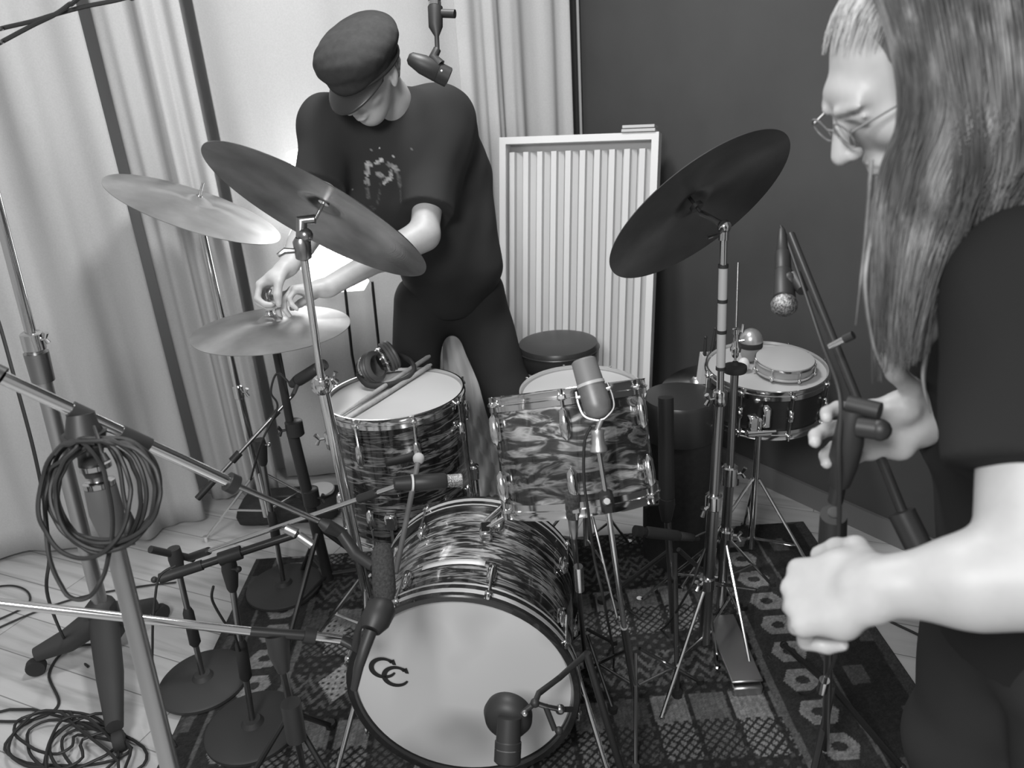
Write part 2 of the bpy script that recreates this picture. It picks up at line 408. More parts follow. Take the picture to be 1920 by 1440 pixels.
# ------------------------------------------------------------------ slatted acoustic panel leaning near the wall
def panel():
    a = Y(937, 258, 3.15); b = G(1236, 247, 0) ; r = ray(1236, 247); b = C0 + r * ((a.z - HC) / r.z)
    ex = (b - a).normalized(); w_ = (b - a).length
    dn = ray(975, 7500).normalized(); dn = (dn - ex * dn.dot(ex)).normalized()
    h = a.z / -dn.z; nrm = ex.cross(-dn).normalized()
    if nrm.y > 0: nrm = -nrm
    M = Matrix((ex, -nrm, -dn)).transposed().to_4x4(); M.translation = a + dn * h     # x right, y back, z up
    t = thing('acoustic_panel', 'white framed acoustic panel with vertical slats leaning by the dark wall', 'panel', None, M=M)
    fw = .026; f = MB(M)
    f.box((fw / 2, .03, h / 2), (fw, .07, h)); f.box((w_ - fw / 2, .03, h / 2), (fw, .07, h))
    f.box((w_ / 2, .03, h - fw / 2), (w_ - 2 * fw, .07, fw)); f.box((w_ / 2, .03, fw / 2 + .001), (w_ - 2 * fw, .07, fw))
    f.build('frame', whitem, t, M=M, smooth=False)
    MB(M).box((w_ / 2, .06, h / 2), (w_ - 2 * fw, .008, h - 2 * fw)).build('backboard', mat('grey_back', .42, .6), t, M=M, smooth=False)
    s_ = MB(M); n = 10; p = (w_ - 2 * fw) / n; ht = h - fw - .03
    for i in range(n):
        x = fw + i * p
        pr = [(x + .004, .052), (x + .010, .012), (x + p * .58, .006), (x + p * .62, .03), (x + p * .93, .048), (x + p * .95, .055)]
        vs = [(q[0], q[1], fw) for q in pr] + [(q[0], q[1], ht) for q in pr]; k = len(pr)
        s_.add(vs, [[j, j + 1, k + j + 1, k + j] for j in range(k - 1)] + [list(range(k))[::-1], [k + j for j in range(k)], [0, k, 2 * k - 1, k - 1]])
    s_.build('slats', mat('cream_slats', .66, .5), t, M=M, smooth=False)
    for i in range(2):
        z0 = h + .001 + i * .0135; X0 = w_ - .075
        o = MB(M).box((X0, .028, z0 + .006), (.125 - .006 * i, .085, .011), bev=.0015).build('wooden_block', mat('pale_block', .5, .5), M=Matrix.Translation(M @ V((X0, .028, z0))), smooth=False)
        tag(o, ['thin pale block lying directly on the top edge of the slatted panel', 'thin pale block stacked on another block above the slatted panel'][i], 'block', 'blocks on top of the panel')
panel()

# ------------------------------------------------------------------ drums
def drum(name, label, c_top, axis, r, depth, shellm, headmat, nl=8, hoop='metal', a0=0., lug='tube', group=None, hint=None):
    """c_top: centre of the batter head, axis: unit vector out of it"""
    ax = V(axis).normalized(); base = V(c_top) - ax * depth
    M = mframe(base, ax, hint or (0, 1, 0)); t = thing(name, label, 'drum', None, group, M=M)
    sh = MB(M).lathe([(r - .006, .004), (r, .004), (r, depth - .004), (r - .006, depth - .004)], n=72, caps=False)
    sh.build('shell', shellm, t, M=M)
    MB(M).lathe([(1e-6, depth + .002), (r * .5, depth + .002), (r - .004, depth + .001), (r + .002, depth - .006)], n=72).build('batter_head', headmat, t, M=M)
    MB(M).lathe([(1e-6, -.002), (r + .001, .002)][::1], n=48).build('bottom_head', headm, t, M=M)
    for k, z in enumerate((depth, 0)):
        sg = 1 if k == 0 else -1; h = MB(M)
        if hoop == 'metal':
            pr = [(r + .001, z - sg * .020), (r + .006, z - sg * .020), (r + .0065, z - sg * .008), (r + .009, z - sg * .006), (r + .009, z - sg * .003), (r + .0055, z - sg * .002), (r + .005, z + sg * .009), (r + .007, z + sg * .012), (r + .002, z + sg * .012), (r + .001, z - sg * .002)]
            h.lathe(pr + [pr[0]], n=72, caps=False); h.build('hoop', chrome, t, M=M)
        else:
            pr = [(r + .001, z - sg * .034), (r + .016, z - sg * .034), (r + .018, z - sg * .032), (r + .018, z + sg * .010), (r + .015, z + sg * .013), (r + .003, z + sg * .013), (r + .001, z + sg * .010)]
            h.lathe(pr + [pr[0]], n=72, caps=False); ho = h.build('hoop', mat('black_lacquer', .02, .2, coat=.5), t, M=M)
            tag(MB(M).lathe([(r + .0183, z - sg * .0135), (r + .0188, z - sg * .013), (r + .0188, z - sg * .001), (r + .0183, z - sg * .0005)], n=72, caps=False).lathe([(r + .0183, z - sg * .033), (r + .0188, z - sg * .0325), (r + .0188, z - sg * .0275), (r + .0183, z - sg * .027)], n=72, caps=False).build('inlay', mat('hoop_inlay', .5, .3, coat=.4), ho, M=M), 'pale pearl inlay stripe round the hoop')
    for i in range(nl):
        a = a0 + 2 * PI * i / nl; d = V((math.cos(a), math.sin(a), 0)); R3 = Matrix.Rotation(a, 4, 'Z')
        rr = r + (.012 if hoop == 'metal' else .022)
        if lug == 'tube':
            MB(M).box((r + .007, 0, depth / 2), (.018, .016, depth * .28), R3, .004).ball(d * (r + .012) + V((0, 0, depth / 2)), .009, 10, m=Matrix.Identity(4)).build('lug', chrome, t, M=M)
        else:
            for z in ((depth * .24, depth * .76) if depth > .2 else (depth * .5,)):
                L_ = min(.055, depth * .4)
                MB(M).box((r + .006, 0, z), (.014, .020, L_), R3, .004).lathe([(.002, -L_ * .62), (.010, -L_ * .45), (.012, 0), (.010, L_ * .45), (.002, L_ * .62)], R3 @ Matrix.Translation((r + .011, 0, z)), n=12).build('lug', chrome, t, M=M)
        for z, sg in ((depth, 1), (0, -1)):
            mid = depth / 2 if lug == 'tube' else (depth * .76 if sg > 0 else depth * .24)
            MB(M).cyl(d * rr + V((0, 0, z + sg * .013)), d * rr + V((0, 0, mid)), .0035, n=8).box((rr - .002, 0, z - sg * .004), (.016, .018, .012), R3, .003).build('tension_rod', chrome, t, M=M)
    return t, M
# floor tom
FT_C = D(741, 741, 2.28)
ft, M = drum('floor_tom', 'dark pearl floor tom carrying headphones and drumsticks on its head', FT_C, (-.015, 0.02, 1), .2, .40, pearl_ft, headm, a0=.35, lug='box')
for a in (2.3, 4.6, 6.5):
    d = V((math.cos(a), math.sin(a), 0)); p = V((FT_C.x, FT_C.y, 0)) + d * .222
    lg = MB().tube([p + V((0, 0, .42)), p + V((0, 0, .06)), p + d * .03 + V((0, 0, .03)), p + d * .03], .005, 8).ball(p + d * .03 + V((0, 0, .012)), .012, 10)
    lo = lg.build('leg', chrome, ft); MB().box(p - d * .01 + V((0, 0, .42)), (.035, .035, .05), bev=.006).build('leg_bracket', chrome, lo)
# dark strip of tape round the shell (facing the camera)
def shellpatch(M, r, a_, b_, z0, z1, m, parent, name, nseg=10, label=None, slant=0.):
    def fn(i, j):
        a = a_ + (b_ - a_) * i; return M @ V(((r + .0012) * math.cos(a), (r + .0012) * math.sin(a), z0 + (z1 - z0) * j + slant * (i - .5)))
    o = MB().grid(fn, nseg, 1).build(name, m, parent, M=M, solid=.001)
    if label: o['label'] = label
    return o
def ang_of(M, p):
    q = M.inverted() @ V(p); return math.atan2(q.y, q.x), q.z
aL = ang_of(M, D(718, 838, 2.12))[0]; aR = ang_of(M, D(775, 812, 2.12))[0]
shellpatch(M, .2, aL, aR, .272, .298, darktape, ft, 'tape_strip', label='black tape strip near the top of the shell', slant=.01)

# rack tom
RT_C = D(1062, 738, 1.7)
rt, Mrt = drum('rack_tom', 'bright pearl rack tom mounted over the bass drum, tilted to the drummer', RT_C, (-.06, .39, .92), .168, .235, pearl_rt, headm, a0=.42, lug='box', nl=6)
# snare behind it, on its stand
SN_C = D(1092, 737, 2.3)
sn, Msn = drum('snare_drum', 'snare drum with pale head behind the rack tom, in front of the stool', SN_C, (.02, -.03, 1), .182, .14, darkshell, headm, a0=.2, nl=8, lug='tube')
def tripod(parent, p, zt, rad, m, zs=.0, ang=.3, n=3, r=.005, name='leg', flat=False):
    for i in range(n):
        a = ang + 2 * PI * i / n; d = V((math.cos(a), math.sin(a), 0)); f = V((p.x, p.y, .012)) + d * rad
        mb = MB().tube([V((p.x, p.y, zt)) + d * .012, f], r, 8)
        if zs: mb.tube([V((p.x, p.y, zs)) + d * .01, f.lerp(V((p.x, p.y, zt)) + d * .012, .45)], r * .8, 8)
        mb.tube([f + V((0, 0, .012)), f - V((0, 0, .011))], r * 2, 8); mb.build(name, m, parent)
sp = V((SN_C.x, SN_C.y + .01, 0))
st = thing('snare_stand', 'chrome basket stand hidden under the snare behind the rack tom', 'stand', sp)
MB().cyl(sp + V((0, 0, .14)), sp + V((0, 0, .50)), .011).build('pole', chrome, st)
bk = MB()
for i in range(3):
    a = .5 + 2 * PI * i / 3; d = V((math.cos(a), math.sin(a), 0)); bk.tube([sp + V((0, 0, .49)), sp + d * .186 + V((0, 0, .535)), sp + d * .196 + V((0, 0, .58))], .006, 8)
bk.build('basket', chrome, st); tripod(st, sp, .34, .24, chrome, .16, .8)

# bass drum
BD_C = Y(868, 1290, 1.36); ya = math.radians(-6); bn = V((math.sin(ya), -math.cos(ya), .0)).normalized()
bd, Mbd = drum('bass_drum', 'pearl bass drum with black hoops, pale front head and CC lettering', BD_C, bn, .25, .385, pearl_bd, bhead, nl=8, hoop='wood', a0=PI / 8 + .1, lug='box', hint=(0, 0, 1))
# spurs
for sg in (-1, 1):
    x, y, z = bn.cross(V((0, 0, 1))), None, None
    side = bn.cross(V((0, 0, 1))).normalized() * sg
    p0 = BD_C - bn * .10 + side * .25 + V((0, 0, -.06)); p1 = V((p0.x, p0.y, .012)) + side * .09 + bn * .14
    so = MB().tube([p0 + V((0, 0, .06)), p1], .0065, 10).ball(p1, .013, 10).build('spur', chrome, bd)
    MB().box(p0, (.03, .05, .05), bev=.008).build('spur_bracket', chrome, so)
# lettering and tape on the drum
def cshape(cx, cy, R, th, a0=.55, a1=5.6, n=26, rot=0.):
    o = []; i_ = []
    for k in range(n + 1):
        a = a0 + (a1 - a0) * k / n; w_ = th * (.35 + .65 * abs(math.sin(PI * k / n)) ** .7)
        if k < 3: w_ = th * 1.0 * (1 - k * .18)
        o.append((cx + (R + w_ / 2) * math.cos(a + rot) * 1.08, cy + (R + w_ / 2) * math.sin(a + rot)))
        i_.append((cx + (R - w_ / 2) * math.cos(a + rot) * 1.08, cy + (R - w_ / 2) * math.sin(a + rot)))
    return o, i_
def headpt(u, v):
    r = ray(u, v); n = bn; p = BD_C + bn * .0036; return C0 + r * ((p - C0).dot(n) / r.dot(n))
e1 = bn.cross(V((0, 0, 1))).normalized() * -1; e2 = V((0, 0, 1))
if e1.x < 0: e1 = -e1
k1 = headpt(719, 1252); k2 = headpt(743, 1268)
for kc in (k1, k2):
    o_, i_ = cshape(0, 0, .0262, .0105, a0=.80, a1=5.85, rot=-.12)
    n = len(o_); vs = [kc + e1 * a + e2 * b for a, b in o_] + [kc + e1 * a + e2 * b for a, b in i_]
    vs += [p + bn * .0012 for p in vs]
    fs = [[j, j + 1, n + j + 1, n + j] for j in range(n - 1)] + [[2 * n + j, 3 * n + j, 3 * n + j + 1, 2 * n + j + 1] for j in range(n - 1)]
    fs += [[j, 2 * n + j, 2 * n + j + 1, j + 1] for j in range(n - 1)] + [[n + j, n + j + 1, 3 * n + j + 1, 3 * n + j] for j in range(n - 1)]
    fs += [[0, n, 3 * n, 2 * n], [n - 1, 3 * n - 1, 4 * n - 1, 2 * n - 1]]
    sx_, sy_ = (o_[0][0] + i_[0][0]) / 2, (o_[0][1] + i_[0][1]) / 2; sv = [(sx_ - .006, sy_ + .004), (sx_ + .005, sy_ + .008), (sx_ + .008, sy_ - .008), (sx_ + .001, sy_ - .007)]
    b_ = len(vs); vs += [kc + e1 * a + e2 * b for a, b in sv] + [kc + e1 * a + e2 * b + bn * .0012 for a, b in sv]
    fs += [[b_, b_ + 1, b_ + 2, b_ + 3], [b_ + 4, b_ + 5, b_ + 6, b_ + 7], [b_, b_ + 1, b_ + 5, b_ + 4], [b_ + 1, b_ + 2, b_ + 6, b_ + 5], [b_ + 2, b_ + 3, b_ + 7, b_ + 6], [b_ + 3, b_, b_ + 4, b_ + 7]]
    MB().add(vs, fs).build('letter', mat('black_decal', .02, .5), bd, smooth=False)
def zb(u, v):      # point on the bass drum shell under a pixel
    r = ray(u, v).normalized(); Mi = Mbd.inverted(); o = Mi @ C0; d = Mi.to_3x3() @ r
    a = d.x ** 2 + d.y ** 2; b = 2 * (o.x * d.x + o.y * d.y); c = o.x ** 2 + o.y ** 2 - .25 ** 2
    t = (-b - math.sqrt(max(b * b - 4 * a * c, 0))) / (2 * a); p = o + d * t; return math.atan2(p.y, p.x), p.z
A0, Z0 = zb(795, 1059); A1, Z1 = zb(908, 1066)
shellpatch(Mbd, .25, A0, A1, (Z0 + Z1) / 2 - .011, (Z0 + Z1) / 2 + .008, tape, bd, 'tape_strip', label='strip of white tape across the top of the shell')
# tom holder on the bass drum
A2, Z2 = zb(912, 1005); hp = Mbd @ V((.25 * math.cos(A2), .25 * math.sin(A2), Z2))
th = MB().box(hp + V((0, 0, .012)), (.03, .05, .03), bev=.005).cyl(hp + V((0, 0, .02)), hp + V((.045, .02, .035)), .006)
th.build('mount_plate', chrome, bd)
MB().tube([hp + V((0, .03, .02)), hp + V((.10, .10, .07)), RT_C - V((-.06, .39, .92)).normalized() * .18 + V((.0, -.0, 0))], .0085, 10).build('tom_arm', chrome, bd)

# second snare on the right with stand, pandeiro and shaker
S2_C = D(1437, 690, 2.49)
s2, Ms2 = drum('snare_drum', 'chrome hooped snare drum at right carrying a small frame drum', S2_C, (.01, -.08, 1), .186, .145, darkshell, headm, a0=.1, nl=8, lug='tube')
sp = D(1425, 770, 2.32); sp.z = 0
st = thing('snare_stand', 'chrome tripod stand holding up the right-hand snare drum', 'stand', sp)
MB().cyl(sp + V((0, 0, .1)), sp + V((0, 0, .56)), .010).build('pole', chrome, st)
MB().box(sp + V((-.02, -.0, .55)), (.03, .03, .06), bev=.006).box(sp + V((.02, -.0, .57)), (.024, .03, .07), bev=.006).box(sp + V((0, 0, .52)), (.08, .03, .02), bev=.005).cyl(sp + V((-.04, -.02, .53)), sp + V((.045, -.02, .53)), .005).build('clamp', chrome, st)
MB().tube([sp + V((0, 0, .56)), sp + V((.03, .1, .515))], .008, 8).build('support_arm', chrome, st)
tripod(st, sp, .36, .26, chrome, .14, 1.35)
PC = D(1472, 655, 2.42); PC.z = S2_C.z + .052
def frame_drum():
    M = mframe(PC - V((0, 0, .045)), (.02, -.10, 1), (0, 1, 0))
    t = thing('frame_drum', 'small pandeiro-like frame drum lying on the right-hand snare', 'drum', None, M=M)
    MB(M).lathe([(.082, 0), (.088, 0), (.088, .042), (.082, .042)], n=48, caps=False).build('rim', mat('pale_rim', .34, .35), t, M=M)
    MB(M).lathe([(1e-6, .046), (.080, .045), (.0885, .043), (.0895, .034)], n=48).build('skin_head', mat('calf_skin', .45, .6), t, M=M)
    for z in (.008, .036): MB(M).lathe([(.0885, z - .004), (.0915, z - .003), (.0915, z + .003), (.0885, z + .004), (.0885, z - .004)], n=48, caps=False).build('hoop', chrome, t, M=M)
    for i in range(7):
        a = .4 + i * 2 * PI / 7; d = V((math.cos(a), math.sin(a), 0)) * .093
        MB(M).cyl(d + V((0, 0, -.0)), d + V((0, 0, .04)), .0025, n=8).box(d + V((0, 0, .006)), (.009, .009, .012), bev=.002).build('tuning_bolt', chrome, t, M=M)
frame_drum()
SH = D(1407, 655, 2.52); zt = S2_C.z + .004
t = thing('shaker', 'domed silver shaker with black band standing on the right-hand snare', 'shaker', V((SH.x, SH.y, zt)))
b0 = V((SH.x, SH.y, zt)); Mq = Matrix.Translation(b0)
MB(Mq).lathe([(.02, .008), (.028, .02), (.036, .05), (.037, .056)], n=28).build('cup', mat('shaker_cup', .35, .4), t)
MB(Mq).lathe([(.0375, .054), (.0385, .056), (.0385, .072), (.0375, .073)], n=28).build('band', rubber, t)
MB(Mq).lathe([(.038, .072)] + [(.038 * math.cos(a), .073 + .043 * math.sin(a)) for a in [k * PI / 20 for k in range(10)]] + [(.006, .116), (1e-6, .1165)], n=28, caps=False).build('dome', mat('satin_silver', .55, .3, .7), t)
e_ = D(1396, 655, 2.44); tag(MB().ball((e_.x, e_.y, S2_C.z + .026), .019, 18, (1, 1, 1.25)).build('egg_shaker', whitem), 'small white egg shaker on the snare in front of the domed shaker', 'shaker')
# stick holder
hb = D(1322, 690, 2.63)
t = thing('stick_holder', 'pale open box holding black sticks beside the right-hand snare', 'holder', (hb.x, hb.y, hb.z - .05))
Mh = mframe((hb.x, hb.y, hb.z - .05), (.1, 0, 1), (0, 1, 0)); mb = MB(Mh)
for x, y, dx, dy in ((.0, -.022, .045, .003), (0, .022, .045, .003), (-.022, 0, .003, .045), (.022, 0, .003, .045)): mb.box((x, y, .05), (dx, dy, .1))
mb.box((0, 0, .002), (.045, .045, .004)); mb.build('box', mat('pale_card', .6, .6), t)
_e = S2_C + (V((hb.x, hb.y, 0)) - V((S2_C.x, S2_C.y, 0))).normalized() * .198 - V((0, 0, .01)); MB().tube([(hb.x, hb.y, hb.z - .046), (hb.x, hb.y, hb.z - .06), _e], .006, 8).build('bracket', blackm, t)
for i, (dx, h) in enumerate(((-.008, .16), (.006, .19), (.012, .14))):
    p = Mh @ V((dx, .006 * i - .005, .006)); q = Mh @ V((dx * 2.2, .006 * i, h))
    tag(MB().tube([p, p.lerp(q, .85), q], [.006, .0055, .0035], 10).ball(q, .006, 10).build('drum_brush', blackp), ['shortest-left black brush handle in the pale box', 'tallest black brush handle in the pale box', 'lower right black brush handle in the pale box'][i], 'brush', 'black brush handles in the pale box')

# ------------------------------------------------------------------ cymbals
def cymbal(name, label, c, n, r, m, bell=.13, bow=.10):
    M = mframe(c, n, (0, 1, 0)); R = r
    pr = [(.006, R * bow + .018)]
    rb = R * bell * 1.35
    for k in range(1, 7): a = k / 6; pr.append((.006 + (rb - .006) * a, R * bow + .018 - .018 * a * a * (1.6 - .6 * a)))
    for k in range(1, 15): a = k / 14; pr.append((rb + (R - rb) * a, R * bow * (1 - a ** 1.7)))
    top = pr; bot = [(max(q[0], .006), q[1] - .0018) for q in pr[::-1]]
    o = MB(M).lathe(top + bot + [top[0]], n=96, caps=False).build(name, m, M=M)
    return tag(o, label, 'cymbal'), M
CY = {}
# ------------------------------------------------------------------ stand helpers
def collar(p, ax, r=.017, h=.035, wing=None, m=None, parent=None, name='collar', wl=.03):
    x, y, z = frame(ax); mb = MB(); M = mframe(p, ax)
    mb.lathe([(r * .8, -h / 2), (r, -h / 2 + .004), (r, h / 2 - .004), (r * .8, h / 2)], M, n=18)
    if wing:
        d = V(wing).normalized(); q = p + d * (r + .012); mb.cyl(p, q, .004, n=8)
        up = ax.normalized(); mb.tube([q, q + d * .008 + up * .014], [.004, .006], 8).tube([q, q + d * .008 - up * .014], [.004, .006], 8)
    return mb.build(name, m or chrome, parent)
def tilter(t, p, n, m, below=.05):
    """little tilter at p carrying a cymbal with normal n"""
    n = V(n).normalized(); mb = MB(); mb.ball(p - n * .0, .013, 12).cyl(p - V((0, 0, below)), p, .007, n=10).cyl(p, p + n * .012, .008, n=12)
    return mb.build('tilter', m, t)

# ride under the drummer's hands
c = D(510, 616, 2.15)
cymbal('ride_cymbal', 'flat light cymbal under the drummer\'s hands, on a black post', c, (.026, -.003, 1), .216, br_light, bow=.11)
nr = V((.026, -.003, 1)).normalized(); CR = c
base = G(600, 1085); base = V((-.66, 2.14, 0)); bt = V((c.x, c.y, 0)); bt = Y(598, 1000, 2.05); bt.z = 0
bt = V((c.x + .03, c.y - .01, 0))
t = thing('cymbal_stand', 'thick black cymbal stand under the flat light cymbal, left of the floor tom', 'stand', bt)
top = c + nr * .05
MB().cyl(bt + V((0, 0, .12)), V((c.x, c.y, c.z - .30)).lerp(bt, .0), .017).build('lower_tube', blackm, t)
MB().cyl(V((c.x, c.y, c.z - .34)), c - V((0, 0, .02)), .012).build('upper_tube', blackm, t)
ax = V((0, 0, 1))
collar(V((c.x + .01, c.y, c.z - .31)), ax, .026, .05, (-1, -.4, 0), blackm, t)
collar(V((c.x + .02, c.y, .42)), ax, .026, .06, (1, -.4, 0), blackm, t)
MB().cyl(c - nr * .03, c + nr * .105, .0045, n=10).lathe([(.018, .028), (.019, .036), (.012, .042), (.010, .05)], mframe(c, nr), n=16).build('cymbal_post', chrome, t)
wn_ = c + nr * .098; x, y, z = frame(nr)
wx_ = V((1, -.3, .1)).normalized()
MB().cyl(wn_ - nr * .012, wn_ + nr * .004, .007, n=12).tube([wn_, wn_ + wx_ * .012 + nr * .008, wn_ + wx_ * .016 + nr * .014], [.004, .005, .004], 8).tube([wn_, wn_ - wx_ * .012 + nr * .008, wn_ - wx_ * .016 + nr * .014], [.004, .005, .004], 8).build('wing_nut', chrome, t)
tripod(t, bt, .30, .26, blackm, .14, .1, r=.008)

# bright crash behind left
c = D(367, 391, 2.4); n = V((.448, .039, .893)).normalized()
cymbal('crash_cymbal', 'large bright cymbal tilted down to the right, against the left curtain', c, n, .265, br_light, bow=.09)
foot = V((c.x + .01, c.y + .02, 0))
t = thing('cymbal_stand', 'thin chrome cymbal stand in front of the left curtain, under the large bright cymbal', 'stand', foot)
MB().cyl(foot + V((0, 0, .12)), V((c.x, c.y + .02, .62)), .0165).build('lower_tube', chrome, t)
MB().cyl(V((c.x, c.y + .02, .6)), V((c.x, c.y + .01, c.z - .03)), .0125).build('upper_tube', chrome, t)
collar(V((c.x, c.y + .02, .62)), ax, .019, .05, (1, -.3, 0), chrome, t)
tilter(t, c - V((0, -.01, .02)), n, chrome)
MB().cyl(c - n * .02, c + n * .085, .004, n=10).cyl(c + n * .028, c + n * .045, .010, n=14).build('cymbal_post', chrome, t)
tripod(t, foot, .30, .27, chrome, .14, .9)

# big centre cymbal
c = D(595, 403, 1.6); n = V((.478, .473, .74)).normalized()
cymbal('crash_cymbal', 'big brushed cymbal tilted steeply across the drummer\'s chest', c, n, .25, br_mid, bow=.10)
pt = D(566, 440, 1.61); foot = V((pt.x + .01, pt.y + .01, 0))
t = thing('cymbal_stand', 'slim chrome stand left of the floor tom holding the big brushed cymbal', 'stand', foot)
k1 = D(604, 722, 1.80); k2 = D(622, 820, 1.93); foot = V((k2.x + .02, k2.y + .03, 0)); t.location = foot
tagp = D(568, 470, 1.615)
MB().cyl(k1, tagp, .0085).build('upper_tube', chrome, t)
MB().cyl(foot + V((0, 0, .12)), k1, .0135).build('lower_tube', chrome, t)
axk = (pt - k1).normalized()
mbx = MB().lathe([(.022 , -.008), (.026, 0), (.022, .008), (.017, .008), (.017, -.008), (.022, -.008)], mframe(k1, (.3, -1, .2)), n=20, caps=False); mbx.build('ring_clamp', chrome, t)
collar(k1, axk, .018, .04, (1, .3, .4), chrome, t); collar(k2, axk, .019, .03, (-1, -.2, 0), chrome, t)
tl = MB().lathe([(.010, -.02), (.017, -.015), (.019, .02), (.012, .03)], mframe(tagp, axk), n=16)
tl.tube([tagp + V((0, 0, .02)), pt + V((.005, 0, .03)), c - n * .01], [.012, .013, .010], 12); tl.ball(pt + V((.01, -.01, .0)), .016, 12)
tl.tube([tagp, tagp + V((-.035, -.01, .004)), tagp + V((-.05, -.012, -.004))], [.004, .007, .005], 8)
tl.build('tilter', dchrome, t)
MB().cyl(c - n * .01, c + n * .06, .004, n=10).cyl(c + n * .028, c + n * .042, .012, n=14).cyl(c + n * .046, c + n * .056, .008, n=10).build('cymbal_post', chrome, t)
tripod(t, foot, .32, .25, chrome, .14, .55, r=.006)

# dark cymbal at right, seen from below
c = D(1310, 393, 1.8); n = V((-.432, .613, .661)).normalized()
cymbal('crash_cymbal', 'dark cymbal at right seen from below against the dark wall', c, n, .244, br_dark, bow=.10)
p1 = D(1358, 425, 1.74); k1 = D(1350, 745, 1.85); k2 = D(1338, 940, 1.95); foot = V((k2.x - .01, k2.y + .0, 0)); foot.z = 0
t = thing('cymbal_stand', 'tall chrome stand with clear taped tube holding the dark right-hand cymbal', 'stand', foot)
MB().cyl(k1, p1, .0085).build('upper_tube', chrome, t)
MB().cyl(k1.lerp(p1, .18), k1.lerp(p1, .78), .0105, n=16).build('sleeve', mat('pale_sleeve', .42, .4), t)
for f in (.18, .40, .58, .78): MB().cyl(k1.lerp(p1, f) - V((0, 0, .004)), k1.lerp(p1, f) + V((0, 0, .004)), .0118).build('tape_band', darktape, t)
MB().cyl(k2, k1, .0125).build('middle_tube', dchrome, t); MB().cyl(foot + V((0, 0, .1)), k2, .0155).build('lower_tube', dchrome, t)
collar(k1, ax, .017, .04, (-1, -.3, 0), chrome, t); collar(k2, ax, .021, .045, (-1, -.5, -.6), chrome, t)
tl = MB().ball(p1, .016, 14).tube([p1, p1 + (c - p1) * .5, c - n * .012], [.009, .006, .008], 10)
tl.tube([p1, p1 + V((-.02, -.03, -.008)), p1 + V((-.045, -.03, -.014))], [.006, .004, .006], 8).cyl(p1 - V((0, 0, .03)), p1, .012, n=12)
tl.build('tilter', chrome, t)
MB().cyl(c - n * .012, c + n * .05, .004, n=8).cyl(c + n * .004, c + n * .014, .016, n=14).build('cymbal_post', blackm, t)
for (u, v) in ((1240, 1345), (1345, 1250), (1420, 1105)):
    f = G(u, v, .012); h1 = foot + V((0, 0, .30)); mb = MB().tube([h1 + (f - h1).normalized() * .01, f], .0055, 8).tube([foot + V((0, 0, .12)), f.lerp(h1, .45)], .0045, 8).cyl(f, f + (f - h1).normalized() * .0 + V((0, 0, -.01)), .009)
    mb.build('leg', chrome, t)
collar(foot + V((0, 0, .30)), ax, .022, .04, (-.8, -.6, .2), chrome, t)

# small cymbal behind the right-hand snare
c = D(1308, 722, 2.86)
cymbal('splash_cymbal', 'small pale cymbal low behind the right-hand snare', c, (-.25, -.12, 1), .142, br_light, bow=.16)
foot = V((c.x, c.y, 0)); t = thing('cymbal_stand', 'short black stand under the small pale cymbal at the wall', 'stand', foot)
MB().cyl(foot + V((0, 0, .1)), c, .009).build('pole', blackm, t); tripod(t, foot, .25, .18, blackm, 0, .2)

# hi-hat stand without cymbals
cp = D(1378, 690, 2.0); foot = V((cp.x + .0, cp.y + .02, 0))
t = thing('hi_hat_stand', 'bare chrome hi-hat stand with tall rod in front of the right-hand snare', 'stand', foot)
rt_ = D(1384, 492, 1.98)
MB().cyl(cp, rt_, .003, n=10).build('pull_rod', dchrome, t)
MB().lathe([(.008, -.012), (.029, -.010), (.031, -.002), (.030, .006), (.012, .010), (.007, .018)], Matrix.Translation(cp), n=28).build('seat_cup', rubber, t)
cl = D(1380, 640, 2.0)
MB().lathe([(.006, -.045), (.009, -.04), (.009, -.03), (.014, -.028), (.015, -.016), (.012, -.012), (.008, 0), (.008, .02), (.011, .022), (.011, .034), (.005, .038)], Matrix.Translation(cl - V((0, 0, .0))), n=16).tube([cl + V((0, 0, .02)), cl + V((.012, -.01, .03)), cl + V((.014, -.01, .05))], [.004, .005, .004], 8).tube([cl + V((0, 0, .0)), cl + V((.02, -.005, .004))], .004, 8).build('clutch', chrome, t)
MB().cyl(V((cp.x, cp.y, .50)), cp - V((0, 0, .012)), .0105).build('upper_tube', dchrome, t)
MB().cyl(foot + V((0, 0, .05)), V((cp.x, cp.y + .0, .52)), .014).build('lower_tube', dchrome, t)
collar(V((cp.x, cp.y, .52)), ax, .022, .06, (1, -.3, .3), chrome, t); collar(V((cp.x, cp.y, .33)), ax, .02, .03, (1, -.6, .0), chrome, t)
tripod(t, foot, .30, .25, chrome, .16, 2.7)
MB().box(foot + V((-.01, -.16, .045)), (.085, .27, .008), Matrix.Rotation(0, 4, 'X'), .003).box(foot + V((-.01, -.29, .02)), (.08, .03, .03), bev=.004).build('pedal', steel, t)
# second slim upright next to it
# ------------------------------------------------------------------ stool
c = D(1046, 640, 2.83); foot = V((c.x, c.y, 0))
t = thing('drum_stool', 'round black padded drum stool in front of the slatted panel', 'stool', foot)
MB(Matrix.Translation(c)).lathe([(.10, -.095), (.142, -.09), (.149, -.075), (.151, -.02), (.144, -.004), (.11, .004), (.05, .006), (1e-6, .006)], n=56).build('seat', leather, t)
MB(Matrix.Translation(c)).lathe([(.1505, -.026), (.1535, -.023), (.1505, -.020)], n=56, caps=False).build('piping', leather, t)
MB().cyl(foot + V((0, 0, .15)), c - V((0, 0, .09)), .014).build('post', chrome, t); tripod(t, foot, .30, .17, chrome, .16, .5, r=.007)

